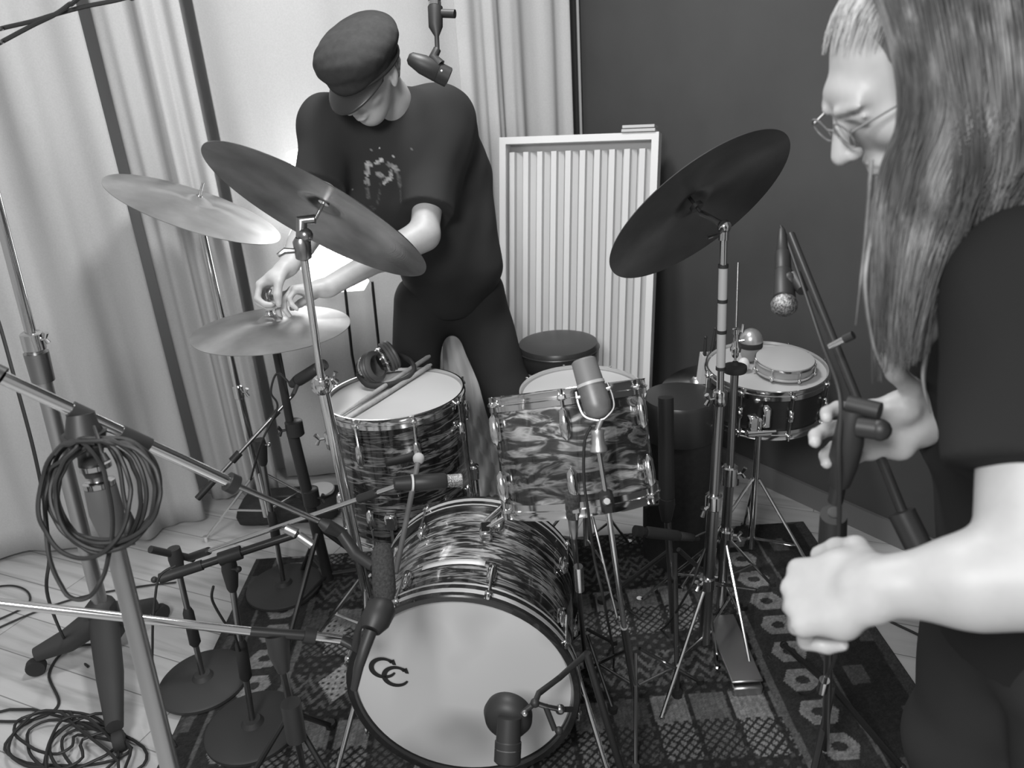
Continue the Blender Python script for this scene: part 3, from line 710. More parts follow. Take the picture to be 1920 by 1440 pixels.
# black drum case behind
c = D(1290, 735, 2.42); 
t = thing('drum_case', 'round black drum case on the floor left of the right-hand snare', 'case', (c.x - .06, c.y, 0))
Mq = Matrix.Translation((c.x - .02, c.y + .02, 0)); tz = c.z - .02
MB(Mq).lathe([(.112, .002), (.116, .01), (.116, tz * .8)], n=48).build('body', blackcloth, t)
MB(Mq).lathe([(.119, tz * .78), (.119, tz - .012), (.112, tz), (.05, tz + .006), (1e-6, tz + .006)], n=48).build('lid', leather, t)

# ------------------------------------------------------------------ ornate white lamp box and sheet behind the drummer
a = Y(541, 283, 2.78); b = Y(653, 300, 2.78); w_ = b.x - a.x; h1 = a.z; zb0 = Y(600, 530, 2.78).z - .03
t = thing('lantern', 'glowing white carved lamp box on thin dark legs behind the drummer', 'lamp', (a.x + w_ / 2, 2.78, 0))
glow = mat('glowing_white', .8, .5, emit=3.)
cx = a.x + w_ / 2
MB().box((cx, 2.80, (h1 + zb0) / 2), (w_ - .03, .10, h1 - zb0 - .03), bev=.006).build('shade', glow, t)
mb = MB()
for z, o_ in ((h1 - .008, .0), (h1 - .022, -.012), (zb0 + .006, .0), (zb0 + .02, -.01)): mb.box((cx, 2.80, z), (w_ + o_, .12 + o_, .014), bev=.004)
for sx in (-1, 1):
    mb.tube([(cx + sx * (w_ / 2 - .02), 2.742, zb0 + .02), (cx + sx * (w_ / 2 - .02), 2.742, h1 - .03)], .008, 10)
mb.build('cornice', glow, t)
mb = MB(); rc = V((Y(600, 480, 2.75).x, 2.752, Y(600, 462, 2.75).z))
for R_ in (.03, .052, .072, .09, .105):
    ring = [(rc.x + R_ * math.cos(q), 2.748, rc.z + R_ * math.sin(q)) for q in [k * 2 * PI / 40 for k in range(40)]]; mb.tube(ring, .0045, 6, closed=True)
for k in range(18):
    q = k * 2 * PI / 18; mb.ball((rc.x + .062 * math.cos(q), 2.748, rc.z + .062 * math.sin(q)), .006, 8)
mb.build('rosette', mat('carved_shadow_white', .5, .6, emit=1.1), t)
for u in (648, 700):
    p = Y(u, 545, 2.74); MB().tube([p + V((0, 0, .03 + (zb0 - p.z))), Y(u + 12, 665, 2.74), V((Y(u + 12, 665, 2.74).x + .02, 2.76, 0))], .0055, 8).build('leg', blackm, t)
# white sheet heaped on the floor behind the drummer's legs
def sheetfn(i, j):
    u = 828 + 118 * i; v = 600 + 330 * j; y = 2.80 + .06 * j * 0
    p = Y(u, v, 2.82); z = max(p.z, .012)
    f = .012 * math.sin(i * 14 + j * 3) + .03 * math.sin(j * 13 + i * 9) * j * j + .022 * math.sin(i * 27 + j * 19 + 2 * math.sin(j * 9)) * j * j + .012 * math.sin(i * 51 - j * 43) * j
    return V((p.x, 2.84 - .18 * j * j + f, z))
sheet = MB().grid(sheetfn, 50, 70).build('white_sheet', sheetm, solid=.004, sub=1)
tag(sheet, 'crumpled white sheet hanging to the floor behind the drummer\'s legs', 'sheet')

# ------------------------------------------------------------------ things on the floor tom
zf = lambda p: FT_C.z + .004 + (.02 / 1.) * 0
def on_ft(u, v, dz=0.): return G(u, v, FT_C.z + dz)
for i, ((u0, v0), (u1, v1)) in enumerate((((638, 779), (806, 672)), ((652, 786), (808, 684)))):
    a = on_ft(u0, v0, .010); b = on_ft(u1, v1, .011)
    if i == 0: b = b + V((0, 0, .008)); a = on_ft(u0, v0, .012)
    d = (b - a)
    o = MB().tube([a, a + d * .02, a + d * .05, a + d * .3, a + d * .97, b], [.002, .0045, .0035, .007, .0075, .005], 12).build('drumstick', woodstick)
    tag(o, ['upper drumstick lying across the floor tom under the headphones', 'lower drumstick lying across the floor tom, nearer the front rim'][i], 'drumstick', 'drumsticks on the floor tom')
def headphones():
    c1 = on_ft(693, 690, .045); t = thing('headphones', 'black closed headphones lying on the floor tom head', 'headphones', on_ft(720, 705, .006))
    axh = V((.75, -.35, .28)).normalized()     # axis of the near ear cup
    for k, (cc, an) in enumerate(((c1, axh), (on_ft(722, 672, .06), V((.8, .45, .25)).normalized()))):
        M = mframe(cc, an)
        cu = MB(M).lathe([(1e-6, -.030), (.028, -.029), (.036, -.024), (.039, -.012), (.040, 0)], n=32, caps=False).build('ear_cup', mat('gloss_black', .018, .12, coat=.6), t)
        MB(M).lathe([(.030, 0), (.046, 0), (.050, .006), (.047, .011), (.050, .016), (.047, .021), (.049, .026), (.043, .032), (.034, .033), (.026, .018), (.024, .002)], n=32, caps=False).lathe([(1e-6, .003), (.028, .004)], n=24).build('ear_pad', mat('grey_ear_pad', .09, .45), cu)
        MB(M).lathe([(.0395, -.014), (.0405, -.012), (.0405, -.008), (.0395, -.006)], n=32, caps=False).build('trim_ring', chrome, cu)
    pts = [on_ft(672, 702, .03), on_ft(690, 722, .016), on_ft(725, 722, .014), on_ft(760, 712, .014), on_ft(776, 695, .018), on_ft(768, 676, .03), on_ft(740, 664, .05)]
    P = crom(pts, 8)
    mb = MB(); up = V((0, 0, 1)); vs = []; fs = []; n = len(P)
    for i, p in enumerate(P):
        tt = (P[min(i + 1, n - 1)] - P[max(i - 1, 0)]).normalized(); sd = tt.cross(up).normalized()
        for (a, b) in ((-.006, -.010), (.006, -.010), (.009, 0), (.006, .010), (-.006, .010), (-.006, 0)): vs.append(p + sd * a + up * b)
    for i in range(n - 1):
        for j in range(6): fs.append([i * 6 + j, i * 6 + (j + 1) % 6, (i + 1) * 6 + (j + 1) % 6, (i + 1) * 6 + j])
    fs += [list(range(6)), [(n - 1) * 6 + j for j in range(6)][::-1]]
    mb.add(vs, fs).build('headband', rubber, t, sub=1)
headphones()
# felt mallet leaning by the floor tom
a = D(785, 860, 1.95); b = D(742, 1075, 1.80)
t = thing('felt_mallet', 'felt-headed mallet standing between floor tom and bass drum', 'mallet', b)
MB().tube([b, a], [.0065, .0075], 10).build('handle', mat('mallet_handle', .12, .5), t)
MB().ball(a, .015, 18, (1, 1, 1.05)).build('felt_head', mat('felt', .42, .9), t)

# ------------------------------------------------------------------ microphones and stands
def disc_base(t, p, r, m=castm):
    MB(Matrix.Translation((p.x, p.y, 0))).lathe([(r * .97, .009), (r, .013), (r, .022), (r * .96, .027), (.03, .033), (.022, .045), (1e-6, .045)], n=64).build('base', m, t)
def stub_stand(label, bp, br, top, clutch_len=.10, group='short round-base microphone stands'):
    t = thing('microphone_stand', label, 'stand', (bp.x, bp.y, 0), group)
    disc_base(t, bp, br); b0 = V((bp.x, bp.y, .03)); a = (top - b0).normalized()
    MB().cyl(b0, top, .008).build('pole', dchrome, t)
    q = b0.lerp(top, .42); MB().tube([q - a * .06, q - a * .05, q + a * .05, q + a * .065], [.010, .016, .015, .010], 14).build('grip', blackp, t)
    MB().tube([top - a * .07, top - a * .06, top - a * .01, top + a * .02], [.010, .014, .020, .017], 14).build('clutch', blackp, t)
    return t, a
def boom(t, p0, p1, r=.007, m=None, c0=None, name='boom_arm', grip=None):
    MB().cyl(p0, p1, r, n=14).build(name, m or chrome, t)
    if grip:
        for (f0, f1, rr) in grip: MB().cyl(p0.lerp(p1, f0), p0.lerp(p1, f1), rr, n=14).build('arm_sleeve', blackp, t)
def knob(t, p, d, l=.03, r=.008, m=None):
    d = V(d).normalized(); MB().cyl(p, p + d * l, .0035, n=8).ball(p + d * l, r, 12).build('knob', m or blackp, t)

# D: round-base stand, pole to clutch at left
bpD = G(385, 1285); topD = Y(328, 1040, bpD.y + .02)
tD, aD = stub_stand('short stand with round black base, left one of the front pair', bpD, .125, topD)
e0 = Y(282, 1030, bpD.y - .03); boom(tD, e0, topD + (topD - e0) * .8, .010, blackp)
armE = D(742, 912, 1.62); armS = topD + (topD - e0) * .6
boom(tD, armS, armE, .006, chrome, grip=[(0, .12, .011), (.86, .93, .010)])
# microphone on its end, lying over the bass drum
def stick_mic(label, p0, p1, r, parts, name='microphone', group=None, cat='microphone'):
    """parts: list of (f0,f1,r0,r1,material,name)"""
    t = thing(name, label, cat, p0, group)
    for (f0, f1, r0, r1, m, nm) in parts:
        a, b = p0.lerp(p1, f0), p0.lerp(p1, f1); c = (b - a)
        MB().tube([a, a + c * .06, a + c * .94, b], [r0 * .82, r0, r1, r1 * .82], 20).build(nm, m, t)
    return t
tm = stick_mic('black microphone with pale ring lying level above the bass drum', D(738, 907, 1.62), D(872, 900, 1.66), .017,
          [(0, .24, .014, .017, blackp, 'tail'), (.24, .27, .0185, .0185, whitem, 'ring'), (.27, .73, .018, .018, blackp, 'body'), (.73, .96, .014, .015, mesh_g, 'grille')])
# E: second stub stand
bpE = G(478, 1372); topE = Y(430, 1062, bpE.y + .02)
tE, aE = stub_stand('short stand with round black base, nearest to the bass drum of the front pair', bpE, .125, topE)
q0 = Y(300, 1085, bpE.y - .02); q1 = Y(560, 1000, bpE.y + .06); boom(tE, q0, q1, .010, blackm, grip=[(0, .3, .013), (.42, .58, .017)]); knob(tE, topE + V((0, -.01, 0)), (1, -.3, .1)); knob(tE, q0.lerp(q1, .05), (-1, -.2, -.1))
# F: back stand with pencil mic
bpF = G(535, 1108); topF = Y(488, 835, bpF.y)
tF, aF = stub_stand('short round-base stand by the curtain, behind the thick black cymbal stand', bpF, .125, topF)
f0 = Y(370, 935, bpF.y - .12); f1 = Y(548, 742, bpF.y + .04); boom(tF, f0, f1, .006, dchrome, grip=[(0, .22, .010), (.36, .44, .012), (.78, .85, .010)]); knob(tF, topF, (1, -.2, .1), m=chrome)
tq = stick_mic('black pencil microphone angled toward the floor tom rim', D(545, 722, 2.12), D(610, 682, 2.06), .016, [(0, .2, .010, .016, blackp, 'tail'), (.2, .8, .017, .017, blackp, 'body'), (.8, 1, .017, .014, foam, 'capsule')])
MB().tube([f1, D(552, 735, 2.1), D(560, 716, 2.1)], .006, 8).build('mic_clip', blackp, tF)
tag(MB().tube(crom([D(546, 722, 2.12), D(520, 700, 2.12), D(508, 735, 2.13), D(520, 765, 2.15), D(490, 830, 2.15), D(470, 900, 2.2)], 8), .003, 8).build('cable', cablem), 'thin black cable looping off the pencil microphone by the floor tom', 'cable')

# A: tall roller stand at far left
bA = G(215, 1222); pA = Y(62, 640, bA.y - .02); pT = Y(-180, -280, bA.y - .02)
t = thing('studio_boom_stand', 'tall heavy roller stand rising out of frame at the far left', 'stand', (bA.x, bA.y, 0))
pm = V((bA.x, bA.y, .10)); MB().cyl(pm, pA, .021).build('lower_tube', steel, t); MB().cyl(pA, pT, .0135).build('upper_tube', chrome, t)
aa = (pT - pm).normalized(); collar(pA, aa, .027, .05, (1, -.2, .2), chrome, t)
MB().tube([pA - aa * .03, pA - aa * .11], [.030, .028], 16).build('clutch', dchrome, t)
MB().box(pm + V((0, 0, .02)), (.08, .08, .16), bev=.02).build('hub', castm, t)
for k, (u, v) in enumerate(((80, 1262), (228, 1400), (300, 1165))):
    f = G(u, v); f.z = 0.055; d = (f - pm); d.z = 0; d.normalize()
    lg = MB().tube([pm + d * .02 + V((0, 0, .03)), pm.lerp(f, .55) + V((0, 0, .012)), f + V((0, 0, .015))], [.042, .036, .022], 12).build('leg', castm, t)
    sd = V((-d.y, d.x, 0)); wc = V((f.x, f.y, .029)) + d * .01
    MB().lathe([(.006, -.014), (.025, -.014), (.028, -.009), (.028, .009), (.025, .014), (.006, .014)], mframe(wc, sd), n=24).build('caster', rubber, lg)

# B: near stand with chrome boom and cable coil
pB = D(160, 822, 1.22); bB = V((pB.x + .0, pB.y + .0, 0)); mB = D(200, 960, 1.25); lo = D(322, 1450, 1.38); dirB = (lo - mB).normalized()
fB = mB + dirB * (mB.z / -dirB.z) * 1.0
t = thing('microphone_stand', 'near chrome boom stand at left with a coiled cable over its clutch', 'stand', (fB.x, fB.y, 0))
disc_base(t, fB, .14)
cB = D(186, 925, 1.24)
MB().cyl(V((fB.x, fB.y, .03)), mB, .0155).build('lower_tube', steel, t)
MB().tube([mB - dirB * -.04, mB, mB - dirB * .045], [.019, .026, .024], 16).build('clutch', mat('grey_plastic', .09, .45), t)
for f in (.0, .03): MB().lathe([(.019, -.006), (.024, -.004), (.024, .004), (.019, .006)], mframe(mB - dirB * (.05 + f), dirB), n=20).build('ring', chrome, t)
MB().cyl(mB - dirB * .04, pB + V((0, 0, -.02)), .012).build('upper_tube', dchrome, t)
MB().tube([cB - dirB * .03, cB - dirB * .05, pB + V((0, 0, -.03)), pB + V((0, 0, .01))], [.014, .020, .019, .034], 16).build('pivot_head', blackp, t)
b0 = D(-70, 672, 1.12); b1 = D(5, 708, 1.14); b2 = D(432, 905, 1.38); b3 = D(600, 978, 1.50)
MB().cyl(b0, b1, .016).build('counterweight_sleeve', blackp, t)
MB().cyl(b1, b2, .0105).build('boom_arm', chrome, t); MB().cyl(b2, b3, .0055).build('boom_extension', dchrome, t)
dB = (b2 - b1)
for f0, f1, rr in ((.26, .34, .0135), (.47, .60, .0125), (.985, 1.03, .018)): MB().cyl(b1 + dB * f0, b1 + dB * f1, rr, n=16).build('arm_sleeve', blackp, t)
off = V((0, -.016, .014)); MB().box(b1 + dB * .30 + off, (.05, .012, .012), mframe((0, 0, 0), (0, 0, 1)), .003).build('clamp_pad', blackp, t)
MB().tube([b1 + dB * .30, pB], [.02, .03], 12).build('clamp', blackp, t)
# joint and swivel at boom end
jt = D(640, 1000, 1.52)
MB().tube([b3, D(612, 985, 1.5), jt, D(668, 1040, 1.5), D(700, 1062, 1.48)], [.008, .014, .012, .012, .010], 12).build('swivel', blackp, t)
MB().cyl(D(536, 990, 1.52), D(556, 1000, 1.52), .010, n=14).cyl(D(560, 1004, 1.52), D(586, 1022, 1.52), .009, n=14).build('tube_stub', steel, t)
# its microphone beside the bass drum
def big_mic():
    a = D(716, 1018, 1.47); b = D(722, 1128, 1.45)
    t = thing('microphone', 'large black foam-covered microphone at the upper left rim of the bass drum', 'microphone', b)
    MB().tube([a, a.lerp(b, .05), a.lerp(b, .2), a.lerp(b, .8), a.lerp(b, .97), b], [.008, .016, .021, .022, .018, .008], 24).build('windscreen', foam, t)
    c_ = D(716, 1140, 1.44); d_ = D(696, 1182, 1.41)
    MB().tube([b, c_, c_.lerp(d_, .6), d_], [.018, .028, .027, .018], 22).build('shock_mount', blackp, t)
    MB().tube([d_, D(684, 1215, 1.40), D(673, 1250, 1.39), D(664, 1292, 1.40)], [.012, .011, .009, .007], 14).build('connector', blackp, t)
big_mic()

# cable coil over stand B
def coil():
    cc = D(195, 915, 1.19); P = []; ex = RM @ V((1, 0, 0)); ey = RM @ V((0, 1, 0)); ez = RM @ V((0, 0, 1)); rr = random.Random(3)
    hang = D(185, 822, 1.19)
    loops = [(-8, 0, 105, 100), (-18, 10, 95, 108), (4, 6, 98, 104), (10, 4, 108, 96), (-24, 14, 84, 112), (14, 10, 88, 104), (-4, 20, 70, 100), (-46, 60, 62, 150)]
    k = 1.19 / FPX
    for li, (ox, oy, rx, ry) in enumerate(loops):
        n = 26
        for i in range(n):
            a = PI / 2 + 2 * PI * i / n + li * .12
            x = ox + rx * math.cos(a); y = -(oy) + ry * math.sin(a)
            y = min(y, 88 + rr.uniform(-6, 6)) if y > 80 else y
            P.append(cc + ex * (x * k) + ey * (y * k) + ez * (.016 * math.cos(a * .5 + li) + rr.uniform(-.003, .003) + .002 * li))
    o = MB().tube(crom(P, 3), .0035, 7).build('cable_coil', cablem); tag(o, 'coiled black cable hung in loops on the near left stand', 'cable')
    c2 = crom([D(188, 828, 1.18), D(200, 860, 1.17), D(197, 870, 1.17)], 6)
coil()
tp = thing('cable', 'short black plug lead dangling inside the hanging coil', 'cable', D(198, 860, 1.17))
MB().tube(crom([D(176, 800, 1.2), D(184, 822, 1.18), D(190, 845, 1.17), D(196, 860, 1.17)], 6), .0028, 8).build('lead', cablem, tp)
MB().tube([D(193, 850, 1.17), D(200, 864, 1.17)], [.004, .006], 10).build('plug', cablem, tp)
tp = thing('cable', 'black connector lead running down through the coil to the short stand', 'cable', D(240, 1000, 1.2))
MB().tube(crom([D(196, 825, 1.2), D(222, 870, 1.2), D(232, 930, 1.2), D(240, 965, 1.2)], 8), .0035, 8).build('lead', cablem, tp)
MB().tube([D(239, 960, 1.2), D(242, 978, 1.2), D(243, 1000, 1.2)], [.005, .009, .009], 12).build('connector', cablem, tp); MB().cyl(D(243, 1000, 1.2), D(244, 1022, 1.2), .0075).build('collar', dchrome, tp)

# C: low chrome boom at left and its stand
c0 = D(-420, 1083, 1.27); c1 = D(470, 1184, 1.50); c2 = D(588, 1193, 1.53); c3 = D(640, 1200, 1.55)
sC = D(520, 1190, 1.52); fC = G(575, 1470)
t = thing('microphone_stand', 'low boom stand whose long chrome arm crosses the lower left', 'stand', (fC.x, fC.y, 0))
MB().cyl(c0, c1, .0085).build('boom_arm', chrome, t); MB().cyl(c0 + (c0 - c1).normalized() * .10, c0, .02).build('counterweight', blackp, t); MB().cyl(c1, c2, .010).build('arm_sleeve', blackm, t)
MB().cyl(c2 + (c3 - c2) * -.1, c3, .0095).build('arm_end', chrome, t)
MB().tube([c2 - (c3 - c2) * .35, c2 + (c3 - c2) * .05], .016, 14).build('clamp', blackp, t)
MB().tube([sC, D(524, 1225, 1.52), D(532, 1258, 1.53)], [.024, .021, .012], 16).build('clutch', blackp, t)
MB().cyl(D(531, 1255, 1.53), V((fC.x, fC.y, .03)), .0075).build('pole', dchrome, t)
MB().cyl(D(545, 1318, 1.55), D(556, 1385, 1.58), .020).build('sleeve', blackp, t)
tripod(t, V((fC.x, fC.y, 0)), .22, .17, blackm, 0, 1.4, r=.007)
jj = D(668, 1212, 1.55); MB().tube([c3, jj, D(672, 1180, 1.53), D(700, 1120, 1.50)], [.010, .014, .007, .006], 12).build('gooseneck', blackp, t)

# left boom from E: chrome leg lines near the bass drum foot are hardware of the kick side
# kick microphone
def kick_mic():
    c_ = D(952, 1343, 1.60)
    t = thing('microphone', 'black bell-shaped kick microphone in front of the bass drum head', 'microphone', c_)
    axm = (D(975, 1335, 1.70) - D(945, 1352, 1.58)).normalized()
    M = mframe(c_, RM @ V((.25, .35, -1)))
    MB(M).lathe([(1e-6, -.030), (.030, -.028), (.044, -.018), (.052, 0), (.050, .014), (.040, .022), (1e-6, .024)], n=40).build('capsule', blackp, t)
    a = D(955, 1345, 1.56); b = D(951, 1432, 1.545)
    MB().tube([a, a.lerp(b, .5), a.lerp(b, .52), a.lerp(b, .95), b], [.024, .025, .027, .027, .022], 28).build('body', blackp, t)
    MB().tube([a.lerp(b, .66), a.lerp(b, .68)], [.0272, .0272], 28).build('ring', dchrome, t)
    MB().ball(D(984, 1338, 1.54), .007, 12).build('screw', chrome, t)
    s1 = D(1003, 1318, 1.57); s2 = D(1050, 1330, 1.6); s3 = D(1048, 1300, 1.6)
    f = V((.21, 1.22, 0))
    st = thing('microphone_stand', 'black jointed bracket stand holding the kick microphone', 'stand', (f.x, f.y, 0))
    MB().tube([D(978, 1338, 1.57), s1], .006, 10).ball(s1, .010, 12).build('swivel', blackp, st)
    MB().tube([s1, D(1025, 1325, 1.58), s2], .0055, 10).ball(s2, .011, 12).build('link', dchrome, st)
    MB().tube([s1, D(1010, 1300, 1.6), D(1050, 1270, 1.64), D(1100, 1225, 1.56)], .0065, 10).build('arm', blackp, st)
    MB().tube([D(1022, 1322, 1.58), D(1040, 1368, 1.58)], .006, 10).ball(D(1048, 1370, 1.58), .009, 10).build('lever', blackp, st)
    MB().tube([D(1100, 1225, 1.56), V((f.x, f.y, .02))], .008, 12).build('pole', blackm, st); tripod(st, V((f.x, f.y, 0)), .14, .12, blackm, 0, .6)
    MB().tube([s2, D(1072, 1330, 1.63)], .006, 8).build('stub', blackp, st)
kick_mic()

# G: vintage grey ribbon microphone over the rack tom
def ribbon():
    a = D(1096, 682, 1.44); b = D(1123, 772, 1.42); d = (b - a)
    t = thing('microphone', 'large grey vintage ribbon microphone in a yoke before the rack tom', 'microphone', b)
    vd = (C0 - a).normalized(); x = d.normalized(); sd = x.cross(vd).normalized(); nn = sd.cross(x)
    def sec(p, w, h): return [p + sd * (w * math.cos(q) * (1.0 if abs(math.cos(q)) < .8 else .97)) + nn * (h * math.sin(q)) for q in [k * 2 * PI / 28 for k in range(28)]]
    def loft(secs):
        vs = [p for s_ in secs for p in s_]; n = 28; k = len(secs); fs = [[i * n + j, i * n + (j + 1) % n, (i + 1) * n + (j + 1) % n, (i + 1) * n + j] for i in range(k - 1) for j in range(n)]
        fs += [list(range(n))[::-1], [(k - 1) * n + j for j in range(n)]]; return MB().add(vs, fs)
    loft([sec(a - d * .10, .019, .012), sec(a - d * .06, .0245, .016), sec(a + d * .38, .026, .019), sec(a + d * .40, .026, .019)]).build('grille', mat('perforated_grey', .15, .5), t)
    loft([sec(a + d * .40, .0275, .021), sec(a + d * .46, .0275, .021)]).build('band', mat('pale_band', .42, .4), t)
    loft([sec(a + d * .46, .0265, .020), sec(a + d * .85, .0275, .021), sec(a + d * 1.0, .024, .019), sec(a + d * 1.09, .017, .014), sec(a + d * 1.13, .006, .006)]).build('body', greyp, t)
    for sg in (-1, 1): MB().cyl(a + d * .62 + sd * sg * .024, a + d * .62 + sd * sg * .033, .004, n=10).build('yoke_screw', chrome, t)
    MB().tube(crom([a + d * .5 + sd * .030, a + d * .75 + sd * .032, a + d * 1.0 + sd * .028, a + d * 1.14 + sd * .01, a + d * 1.16, a + d * 1.14 - sd * .01, a + d * 1.0 - sd * .028, a + d * .75 - sd * .032, a + d * .5 - sd * .030], 6), .0028, 8).build('yoke', dchrome, t)
    c = D(1120, 806, 1.42); e = D(1123, 848, 1.42); z0 = (c - e).normalized()
    f = G(1192, 1330); cl = D(1138, 940, 1.44)
    st = thing('microphone_stand', 'thin chrome stand holding the grey ribbon microphone', 'stand', (f.x, f.y, 0))
    MB().cyl(a + d * 1.16, c, .005, n=10).lathe([(.012, 0), (.013, .004), (.0115, .010), (.0125, .026), (.016, .034), (.016, .040), (.008, .043)], mframe(c, -z0), n=20).build('mount', mat('satin_cup', .5, .35, .8), st)
    MB().cyl(e, cl, .0048, n=10).build('upper_tube', chrome, st)
    lo2 = D(1170, 1175, 1.62)
    MB().cyl(cl, lo2, .0058).build('middle_tube', chrome, st); MB().cyl(lo2, V((f.x, f.y, .04)), .0085).build('lower_tube', dchrome, st)
    MB().box((0, 0, 0), (.030, .026, .044), mframe(cl, (cl - lo2)), .006).build('clamp', blackp, st)
    sc = cl + (C0 - cl).normalized() * .018; MB().lathe([(1e-6, .006), (.006, .006), (.0085, .003), (.0085, -.004)], mframe(sc, C0 - cl), n=16).build('screw', chrome, st)
    tripod(st, V((f.x, f.y, 0)), .20, .20, dchrome, .08, .35)
ribbon()
tag(MB().tube(crom([D(1108, 800, 1.42), D(1096, 830, 1.43), D(1095, 900, 1.45), D(1103, 960, 1.47), D(1115, 1050, 1.55), D(1135, 1140, 1.62), G(1150, 1250, .012), G(1110, 1300, .012)], 8), .003, 8).build('cable', cablem), 'black cable dropping from the ribbon microphone past the rack tom', 'cable')

# I: small upright mic by the bass drum, right
a = D(1073, 925, 1.52); b = D(1072, 968, 1.60)
stick_mic('small upright microphone with black foam tip at the right of the bass drum', D(1076, 1010, 1.55), a, .015, [(0, .48, .008, .011, dchrome, 'body'), (.46, 1, .015, .015, foam, 'foam_tip')])
f = G(1100, 1270); t = thing('microphone_stand', 'slim dark stand under the small foam-tipped microphone', 'stand', (f.x, f.y, 0))
MB().cyl(V((f.x, f.y, .02)), D(1076, 1008, 1.55), .006).build('pole', dchrome, t); MB().cyl(D(1084, 1062, 1.58), D(1087, 1106, 1.61), .010).build('sleeve', chrome, t); tripod(t, V((f.x, f.y, 0)), .16, .15, blackm, 0, .9)

# H: black stand centre-right
pH = D(1256, 745, 1.95); f = G(1262, 1190); kH = D(1250, 945, 1.98)
pH.x = f.x + (pH.x - f.x) * .6
t = thing('microphone_stand', 'thick black stand between the rack tom and the right-hand chrome stands', 'stand', (f.x, f.y, 0))
MB().cyl(kH, D(1248, 745, 1.92), .020).build('upper_sleeve', blackp, t)
MB().cyl(V((f.x, f.y, .02)), kH, .009).build('pole', dchrome, t)
MB().tube([kH + V((0, 0, .02)), kH, kH - V((0, 0, .05))], [.020, .022, .013], 14).build('clutch', blackp, t)
knob(t, kH, (-1, -.1, .06), .055, .008); tripod(t, V((f.x, f.y, 0)), .30, .25, blackm, 0, .35, r=.007)
m0 = D(1190, 995, 1.92); m1 = D(1300, 1008, 2.0)
stick_mic('black microphone lying level low behind the bass drum, pointing left', m0, m1, .016, [(0, .12, .014, .014, rubber, 'tip'), (.1, .2, .011, .010, blackp, 'neck'), (.18, .75, .015, .014, blackp, 'body'), (.75, 1., .012, .010, blackp, 'tail')])
boom(t, D(1262, 1010, 1.99), D(1310, 1010, 2.02), .006, blackm)
tag(MB().tube(crom([m1, D(1330, 1000, 2.0), D(1310, 1060, 2.0), D(1290, 1110, 1.98), G(1240, 1180, .012), G(1200, 1160, .012), G(1150, 1120, .012)], 8), .003, 7).build('cable', cablem), 'black cable from the low level microphone down onto the rug', 'cable')

# J: right-hand boom stand with dynamic microphone, held by the near person
pJ = D(1597, 790, .98); fJ = G(1545, 1420); kJ = D(1562, 970, 1.08)
t = thing('microphone_stand', 'black boom stand gripped by the person at right', 'stand', (fJ.x, fJ.y, 0))
MB().cyl(V((fJ.x, fJ.y, .03)), D(1564, 960, 1.07), .0085).build('lower_tube', dchrome, t)
MB().cyl(D(1566, 940, 1.05), pJ, .010).build('upper_tube', blackm, t)
MB().tube([D(1560, 1030, 1.12), D(1563, 965, 1.07)], [.020, .018], 16).build('grip', blackp, t)
MB().tube([D(1574, 905, 1.03), D(1580, 870, 1.01), D(1590, 830, .99), D(1600, 770, .98)], [.014, .019, .019, .016], 18).build('clutch', blackp, t)
a0_ = D(1483, 440, 1.30); a1_ = D(1800, 1190, .92)
MB().tube([a0_, D(1700, 980, 1.0).lerp(pJ, 0), ], .0068, 12).build('boom_arm', blackm, t)
MB().cyl(D(1690, 960, 1.0), D(1725, 1030, .99), .017).build('counterweight', blackm, t)
MB().cyl(D(1590, 758, .985), D(1650, 772, .96), .012).build('clamp_knob', blackp, t)
MB().cyl(D(1608, 800, .97), D(1650, 806, .955), .013).ball(D(1650, 806, .955), .014, 14).build('lock_knob', blackp, t)
MB().tube([D(1556, 650, 1.1), D(1583, 636, 1.08)], .005, 10).build('cable_clip', chrome, t); MB().cyl(D(1583, 636, 1.08), D(1600, 628, 1.07), .006).build('clip_end', blackp, t)
for (u, v) in ((1470, 1210), (1690, 1440), (1500, 1560)):
    q = G(u, v, .012); hz = V((fJ.x, fJ.y, .22)); MB().tube([hz, q], .008, 8).ball(q, .012, 10).build('leg', blackm, t)
MB().cyl(D(1546, 1275, 1.36), D(1541, 1296, 1.38), .009).build('leg_collar', chrome, t)
m0 = D(1466, 430, 1.36); m1 = D(1471, 590, 1.27)
tJ = stick_mic('black vocal microphone with silver grille hanging from the right-hand boom', m0, m1, .02, [(0, .30, .006, .011, blackp, 'cable_plug'), (.28, .52, .013, .014, blackp, 'handle'), (.5, .84, .0155, .019, blackp, 'barrel')])
gr = m1 + (m0 - m1) * .08
MB(mframe(gr, (m0 - m1))).lathe([(1e-6, -.012), (.014, -.009), (.0205, -.002), (.0215, .008), (.019, .014)], n=28).build('grille', mesh_g, tJ)
MB().tube([D(1490, 520, 1.3), D(1505, 545, 1.27)], [.014, .009], 12).ball(D(1480, 528, 1.3), .017, 14).build('mic_clip', blackp, t)
tag(MB().tube(crom([m0, D(1464, 425, 1.37), D(1472, 440, 1.36), D(1500, 520, 1.27), D(1540, 640, 1.15), D(1575, 740, 1.0), D(1573, 840, .975), D(1574, 930, 1.0), D(1570, 1080, 1.08), D(1560, 1250, 1.25), G(1500, 1300, .012), G(1440, 1230, .012)], 8), .003, 8).build('cable', cablem), 'black cable running down the boom held by the person at right', 'cable')

